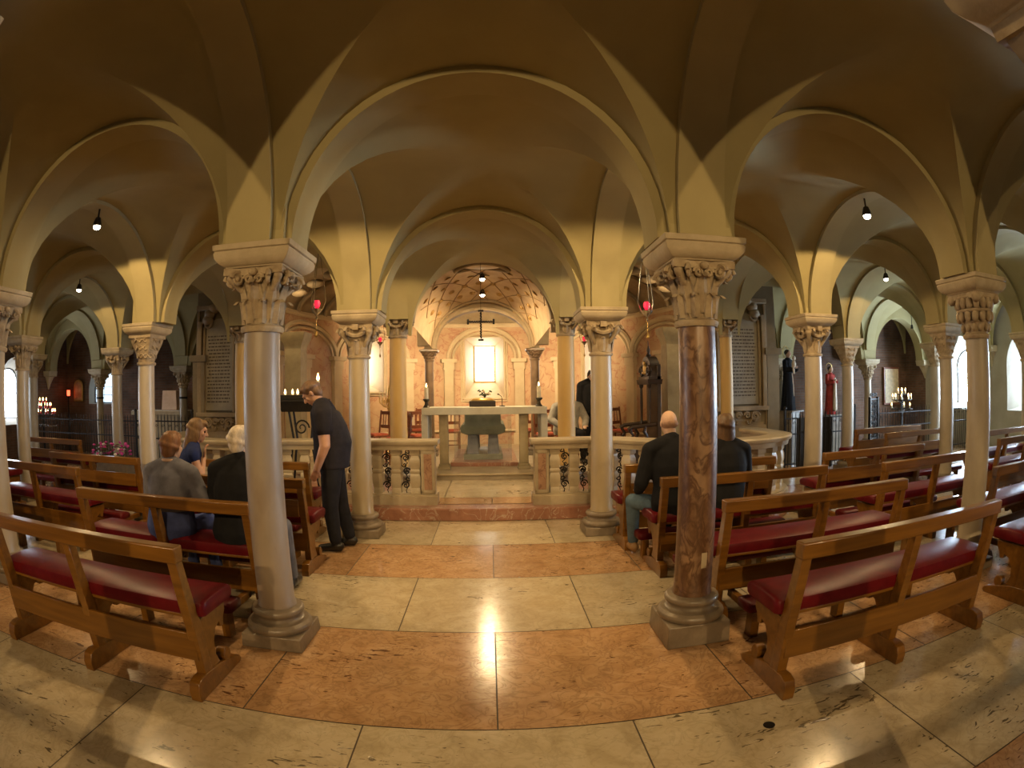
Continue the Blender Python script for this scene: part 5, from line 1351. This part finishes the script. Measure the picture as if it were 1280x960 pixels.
    if wear.get('collar'):
        m_ = MB(); m_.tube([(nk.x+0.068*math.cos(k*PI/8), nk.y+0.066*math.sin(k*PI/8), nk.z+0.012-0.012*math.sin(k*PI/8)) for k in range(17)], 0.013, 8); m_.build('collar', wear['collar'], jk)
    if lower:
        m_ = MB(); m_.loft(torso_rings(sp[:wear.get('rise', 2)], rad[:wear.get('rise', 2)], wear.get('lgrow', 0.012)))
        for s, key in ((-1, 'L'), (1, 'R')):
            hp, kn, an = V(J['hp'+key]), V(J['kn'+key]), V(J['an'+key])
            lk = J.get('leg', 1.0); m_.caps(hp, kn, 0.098*lk, 0.073*lk); m_.caps(kn, an+V((0, 0, 0.03)), 0.071*lk, 0.056*lk)
        organic(m_, wear.get('lowername', 'trousers'), lower, t, 0.012, 4)
    if shoes:
        fd = V(J.get('ft', (0, 1, 0))).normalized()
        for key in 'LR':
            an = V(J['an'+key]); m_ = MB(); m_.caps(an-V((0, 0, 0.038))-fd*0.045, an-V((0, 0, 0.058))+fd*0.155, 0.045, 0.036); m_.caps(an+V((0, 0, 0.01)), an-V((0, 0, 0.03)), 0.046, 0.048)
            m_.caps(an-V((0, 0, 0.08))-fd*0.05, an-V((0, 0, 0.08))+fd*0.16, 0.018, 0.018)
            organic(m_, 'shoe', shoes, t, 0.010, 2)
    if hair:
        style, hm = hair; m_ = MB()
        if style in ('short', 'bob', 'long'):
            m_.ell(h(0, -0.022, 0.040), (0.088, 0.096, 0.088), HR, 20, 14)
            if style == 'bob': m_.ell(h(0, -0.028, 0.02), (0.094, 0.100, 0.105), HR, 20, 14); m_.ell(h(0, -0.036, -0.05), (0.096, 0.088, 0.105), HR, 20, 14)
            m_.ell(h(0, -0.055, -0.01), (0.078, 0.062, 0.085), HR, 16, 12)
            m_.ell(h(0, 0.045, 0.085), (0.06, 0.05, 0.035), HR, 12, 8)
            if style != 'short':
                for s in (-1, 1): m_.ell(h(s*0.066, -0.015, -0.045), (0.030, 0.055, 0.085), HR, 12, 8)
                m_.ell(h(0, -0.055, -0.085), (0.090, 0.066, 0.105), HR, 14, 10); m_.ell(h(0, -0.040, -0.03), (0.092, 0.084, 0.10), HR, 16, 12)
            if style == 'long':
                m_.ell(h(0, -0.08, -0.15), (0.085, 0.045, 0.11), HR, 14, 10)
            for k in range(26):     # tufts that break the outline
                a = k*2.399; u = -0.5+1.4*((k*0.618) % 1); rr = math.sqrt(max(0, 1-u*u))
                if rr*math.sin(a) < 0.35: m_.ell(h(0.080*rr*math.cos(a), -0.02+0.092*rr*math.sin(a), 0.035+0.082*u), (0.026, 0.026, 0.024), HR, 8, 6)
        elif style == 'fringe':
            m_.ell(h(0, -0.028, -0.005), (0.0785, 0.077, 0.058), HR, 20, 12)
        organic(m_, 'hair', hm, t, 0.008, 7)
    return t
def seated(lean=0.06, w_=1.0, hgt=1.0, **kw):
    z = lambda q: 0.50+(q-0.50)*hgt
    J = dict(spine=[(0, 0, z(0.50)), (0, -0.005, z(0.60)), (0, lean*0.2, z(0.74)), (0, lean*0.6, z(0.90)), (0, lean, z(1.02)), (0, lean*1.1, z(1.075)), (0, lean*1.25, z(1.12))],
             rad=[(0.165*w_, 0.125), (0.18*w_, 0.135), (0.155*w_, 0.115), (0.17*w_, 0.12), (0.165*w_, 0.105), (0.11*w_, 0.08), (0.06, 0.06)],
             head=(0, lean*1.6+0.02, z(1.245)), shL=(-0.18*w_, lean, z(1.03)), shR=(0.18*w_, lean, z(1.03)),
             elL=(-0.235*w_, lean+0.04, z(0.77)), elR=(0.235*w_, lean+0.04, z(0.77)), wrL=(-0.13, lean+0.25, z(0.66)), wrR=(0.13, lean+0.25, z(0.66)),
             hdL=(0.5, 0.8, -0.15), hdR=(-0.5, 0.8, -0.15), hpL=(-0.09, 0.03, 0.57), hpR=(0.09, 0.03, 0.57), knL=(-0.12, 0.43, 0.545), knR=(0.12, 0.43, 0.545), anL=(-0.12, 0.47, 0.105), anR=(0.12, 0.47, 0.105))
    J.update(kw); return J
BLACKCLOTH = cloth('black_cloth', (0.012, 0.012, 0.014)); GREYJACKET = cloth('grey_blue_jacket', (0.17, 0.17, 0.21)); NAVY = cloth('navy_cloth', (0.02, 0.03, 0.10)); JEANS = cloth('blue_jeans', (0.09, 0.14, 0.20))
GREYTRS = cloth('grey_trousers', (0.16, 0.16, 0.18)); BLUESKIRT = cloth('blue_skirt', (0.06, 0.08, 0.22)); PALESHIRT = cloth('pale_shirt', (0.42, 0.40, 0.36)); DARKTRS = cloth('dark_trousers', (0.018, 0.018, 0.022))
SHOEBLK = plain('black_shoe', (0.012, 0.011, 0.010), 0.35); SHOEBRN = plain('tan_shoe', (0.30, 0.17, 0.07), 0.55)
def hairm(n, c): return stone(n, tuple(x*0.65 for x in c), tuple(x*1.2 for x in c), scale=30, stretch=(1, 1, 0.3), rough=0.5, bmp=0.4, bscale=60)
AUB, WHT, BRN, DBR = hairm('auburn_hair', (0.20, 0.085, 0.03)), hairm('white_hair', (0.62, 0.52, 0.40)), hairm('brown_hair', (0.20, 0.11, 0.045)), hairm('dark_hair', (0.03, 0.02, 0.015))
person('seated woman with short auburn hair in a grey-blue jacket, seen from behind on a pew', (-2.50, 3.66, 0), 0.0, seated(0.05, 1.12, 0.93, yaw=-0.12, pitch=-0.1, elR=(0.29, 0.08, 0.80), wrR=(0.20, 0.30, 0.68)), SKINP,
       dict(top=GREYJACKET, topname='jacket', grow=0.024, lower=BLUESKIRT, lowername='skirt', rise=3, lgrow=0.034, shoes=SHOEBLK, collar=SKINP), ('short', AUB))
person('seated man with white hair in a black jacket and grey trousers, seen from behind', (-1.87, 3.67, 0), 0.0, seated(0.08, 1.12, 1.0, yaw=-0.45, knR=(0.20, 0.42, 0.545), anR=(0.22, 0.45, 0.105), knL=(-0.05, 0.40, 0.53), anL=(0.02, 0.30, 0.105)), SKINP,
       dict(top=BLACKCLOTH, topname='jacket', grow=0.026, lower=GREYTRS, shoes=SHOEBLK), ('short', WHT))
person('seated woman with long brown hair in a sleeveless navy top, beyond the grey-jacket woman', (-3.03, 4.74, 0), -0.9, seated(0.10, 0.95, 1.0, yaw=-0.2, pitch=-0.25, elR=(0.22, 0.16, 0.80), wrR=(0.08, 0.22, 0.98), hdR=(-0.2, 0.2, 1.0), hnR=(0, 1, 0)), SKIN,
       dict(top=NAVY, topname='top', grow=0.012, sleeve=0.12, lower=DARKTRS, shoes=SHOEBLK), ('long', BRN))
person('seated bald man in a black shirt and jeans on a right pew, seen from behind', (1.62, 4.62, 0), 0.12, seated(0.10, 1.22, 1.06, yaw=-0.1, pitch=-0.15, knL=(-0.27, 0.38, 0.56), anL=(-0.20, 0.52, 0.11), elL=(-0.30, 0.10, 0.78), wrL=(-0.22, 0.36, 0.66)), SKINP,
       dict(top=BLACKCLOTH, topname='shirt', grow=0.024, lower=JEANS, lowername='jeans', shoes=SHOEBRN), ('fringe', hairm('cropped_brown_hair', (0.37, 0.215, 0.14))))
person('seated woman with brown bobbed hair in a black top, partly hidden by the mottled column', (2.13, 4.60, 0), 0.0, seated(0.06, 1.0, 1.0, yaw=-0.2), SKINP,
       dict(top=BLACKCLOTH, topname='top', grow=0.02, lower=DARKTRS, shoes=SHOEBLK), ('bob', hairm('mid_brown_hair', (0.115, 0.06, 0.026))))
ST = dict(spine=[(0, 0, 0.86), (0, 0.0, 0.98), (0, -0.01, 1.12), (0, 0.02, 1.28), (0, 0.06, 1.41), (0, 0.085, 1.46), (0, 0.11, 1.50)],
          arm=1.45, leg=1.18, rad=[(0.19, 0.155), (0.20, 0.17), (0.195, 0.18), (0.205, 0.165), (0.185, 0.135), (0.11, 0.085), (0.06, 0.06)],
          head=(0, 0.20, 1.60), pitch=-0.75, shL=(-0.20, 0.06, 1.40), shR=(0.20, 0.06, 1.40), elL=(-0.235, 0.035, 1.10), elR=(0.235, 0.03, 1.10), wrL=(-0.20, 0.13, 0.87), wrR=(0.20, 0.15, 0.86),
          hdL=(0.15, 0.4, -0.9), hdR=(-0.15, 0.4, -0.9), hnL=(1, 0, 0), hnR=(-1, 0, 0), curl=0.45,
          hpL=(-0.09, 0, 0.86), hpR=(0.09, 0, 0.86), knL=(-0.10, 0.03, 0.48), knR=(0.10, -0.05, 0.48), anL=(-0.11, 0.0, 0.105), anR=(0.11, -0.12, 0.105), voxel=0.0075)
person('standing man in a dark polo shirt and dark trousers, head bowed, beside the cream column', (-1.60, 5.37, 0), PI/2+0.15, ST, SKIN,
       dict(top=cloth('dark_polo', (0.022, 0.020, 0.026)), topname='polo_shirt', sleeve=0.45, grow=0.02, lower=DARKTRS, shoes=SHOEBLK, collar=plain('white_piping', (0.6, 0.58, 0.55), 0.7)), ('short', hairm('grey_brown_hair', (0.16, 0.09, 0.05))))
c_ = dup(c0, (1.42, 10.35, ZA), PI, label='red brown chair hidden behind the right ochre column, holding a seated person'); c_['group'] = CH
person('seated person in a pale shirt behind the right ochre column', (1.42, 10.37, ZA-0.01), PI+0.3, seated(0.06, 1.35, 1.0, elL=(-0.36, 0.10, 0.80), elR=(0.36, 0.10, 0.80), wrL=(-0.25, 0.3, 0.68), wrR=(0.25, 0.3, 0.68)), SKINP,
       dict(top=PALESHIRT, topname='shirt', grow=0.03, lower=DARKTRS, shoes=SHOEBLK), ('short', DBR))
ST2 = dict(ST); ST2.update(head=(0, 0.03, 1.60), pitch=0.0, spine=[(0, 0, 0.86), (0, 0, 0.98), (0, 0, 1.12), (0, 0, 1.28), (0, 0, 1.41), (0, 0, 1.46), (0, 0, 1.50)], shL=(-0.20, 0, 1.40), shR=(0.20, 0, 1.40), voxel=0.010)
person('standing person in black, half hidden behind the right cream column', (2.02, 10.95, ZA), PI, ST2, SKINP, dict(top=BLACKCLOTH, topname='coat', grow=0.03, lower=DARKTRS, shoes=SHOEBLK), ('short', DBR))

# ------------------------------------------------------------------ saints' statues in the right chapel
def statue(label, loc, rotz, robe, h, face, extra, ped):
    t = thing('saint_statue', label, 'statue', loc, rotz); s = h/1.7
    m_ = MB(); n = 22; rings = []
    for k, (z, rx, ry) in enumerate(((0, .25, .22), (.25, .235, .20), (.6, .21, .17), (.9, .19, .145), (1.1, .17, .13), (1.28, .19, .13), (1.40, .175, .11), (1.46, .10, .08), (1.50, .06, .06))):
        rings.append([(s*(rx*(1+0.05*math.sin(7*a+k*.4)*(1.3-z)/1.3))*math.cos(a), s*ry*(1+0.05*math.sin(7*a+k*.4)*(1.3-z)/1.3)*math.sin(a), s*z) for a in [2*PI*i/n for i in range(n)]])
    m_.loft(rings)
    for q in (-1, 1):
        m_.caps((q*.17*s, 0, 1.38*s), (q*.24*s, .05*s, 1.12*s), .075*s, .07*s); m_.caps((q*.24*s, .05*s, 1.12*s), (q*.10*s, .24*s, 1.16*s), .07*s, .075*s)
    organic(m_, 'robe', robe, t, 0.014, 2)
    m_ = MB(); m_.ell((0, 0.03*s, 1.60*s), (.08*s, .095*s, .115*s)); m_.caps((0, .01*s, 1.48*s), (0, .02*s, 1.56*s), .05*s, .05*s); m_.caps((0, .12*s, 1.61*s), (0, .135*s, 1.575*s), .01*s, .014*s)
    organic(m_, 'head', SKINP, t, 0.008, 2)
    for q in (-1, 1):
        m_ = MB(); hand(m_, (q*.09*s, .24*s, 1.16*s), (-q*0.6, .5, .4), (0, 0, 1), q, 0.5, s); organic(m_, 'hand', SKINP, t, 0.006, 2)
    m_ = MB(); m_.ell((0, -.005*s, 1.64*s), (.09*s, .10*s, .09*s)); m_.build('hair', DBR, t)
    m_ = MB(); m_.tube([(.17*s*math.cos(2*PI*k/24), -.06*s, (1.66+.17*math.sin(2*PI*k/24))*s) for k in range(25)], .012*s, 6); m_.build('halo', GILT, t)
    m_ = MB(); extra(m_, s); m_.build('child_and_cord', plain('pale_painted_plaster', (0.72, 0.60, 0.48), 0.6), t)
    m_ = MB(); m_.box(-.32*s, -.3*s, -ped, .32*s, .3*s, -0.04, (0.02, 0.02)); m_.box(-.36*s, -.34*s, -0.04, .36*s, .34*s, 0.0); m_.build('pedestal', BASESTONE, t, bevel=0.01)
def ex1(m_, s):
    m_.ell((.10*s, .27*s, 1.30*s), (.07*s, .07*s, .11*s)); m_.ell((.10*s, .28*s, 1.47*s), (.055*s, .055*s, .065*s)); m_.caps((.12*s, .25*s, 1.22*s), (.18*s, .32*s, 1.05*s), .04*s, .03*s)
    m_.tube([(.02*s, .16*s, 1.05*s), (.03*s, .20*s, .7*s), (.03*s, .22*s, .4*s)], .014*s, 6)
def ex2(m_, s):
    m_.caps((-.05*s, .2*s, 1.2*s), (.0, .24*s, .2*s), .06*s, .09*s); m_.ell((0, .25*s, 1.25*s), (.05*s, .03*s, .07*s))
statue('statue of a dark-robed monk holding a child beside the sandy volute column', (6.32, 10.5, 1.10), PI+0.5, BLACKCLOTH, 1.28, None, ex1, 1.10)
statue('smaller statue in a red robe between two sandy columns of the right chapel', (8.15, 11.4, 0.92), PI+0.2, cloth('red_robe', (0.30, 0.04, 0.03)), 1.15, None, ex2, 0.92)
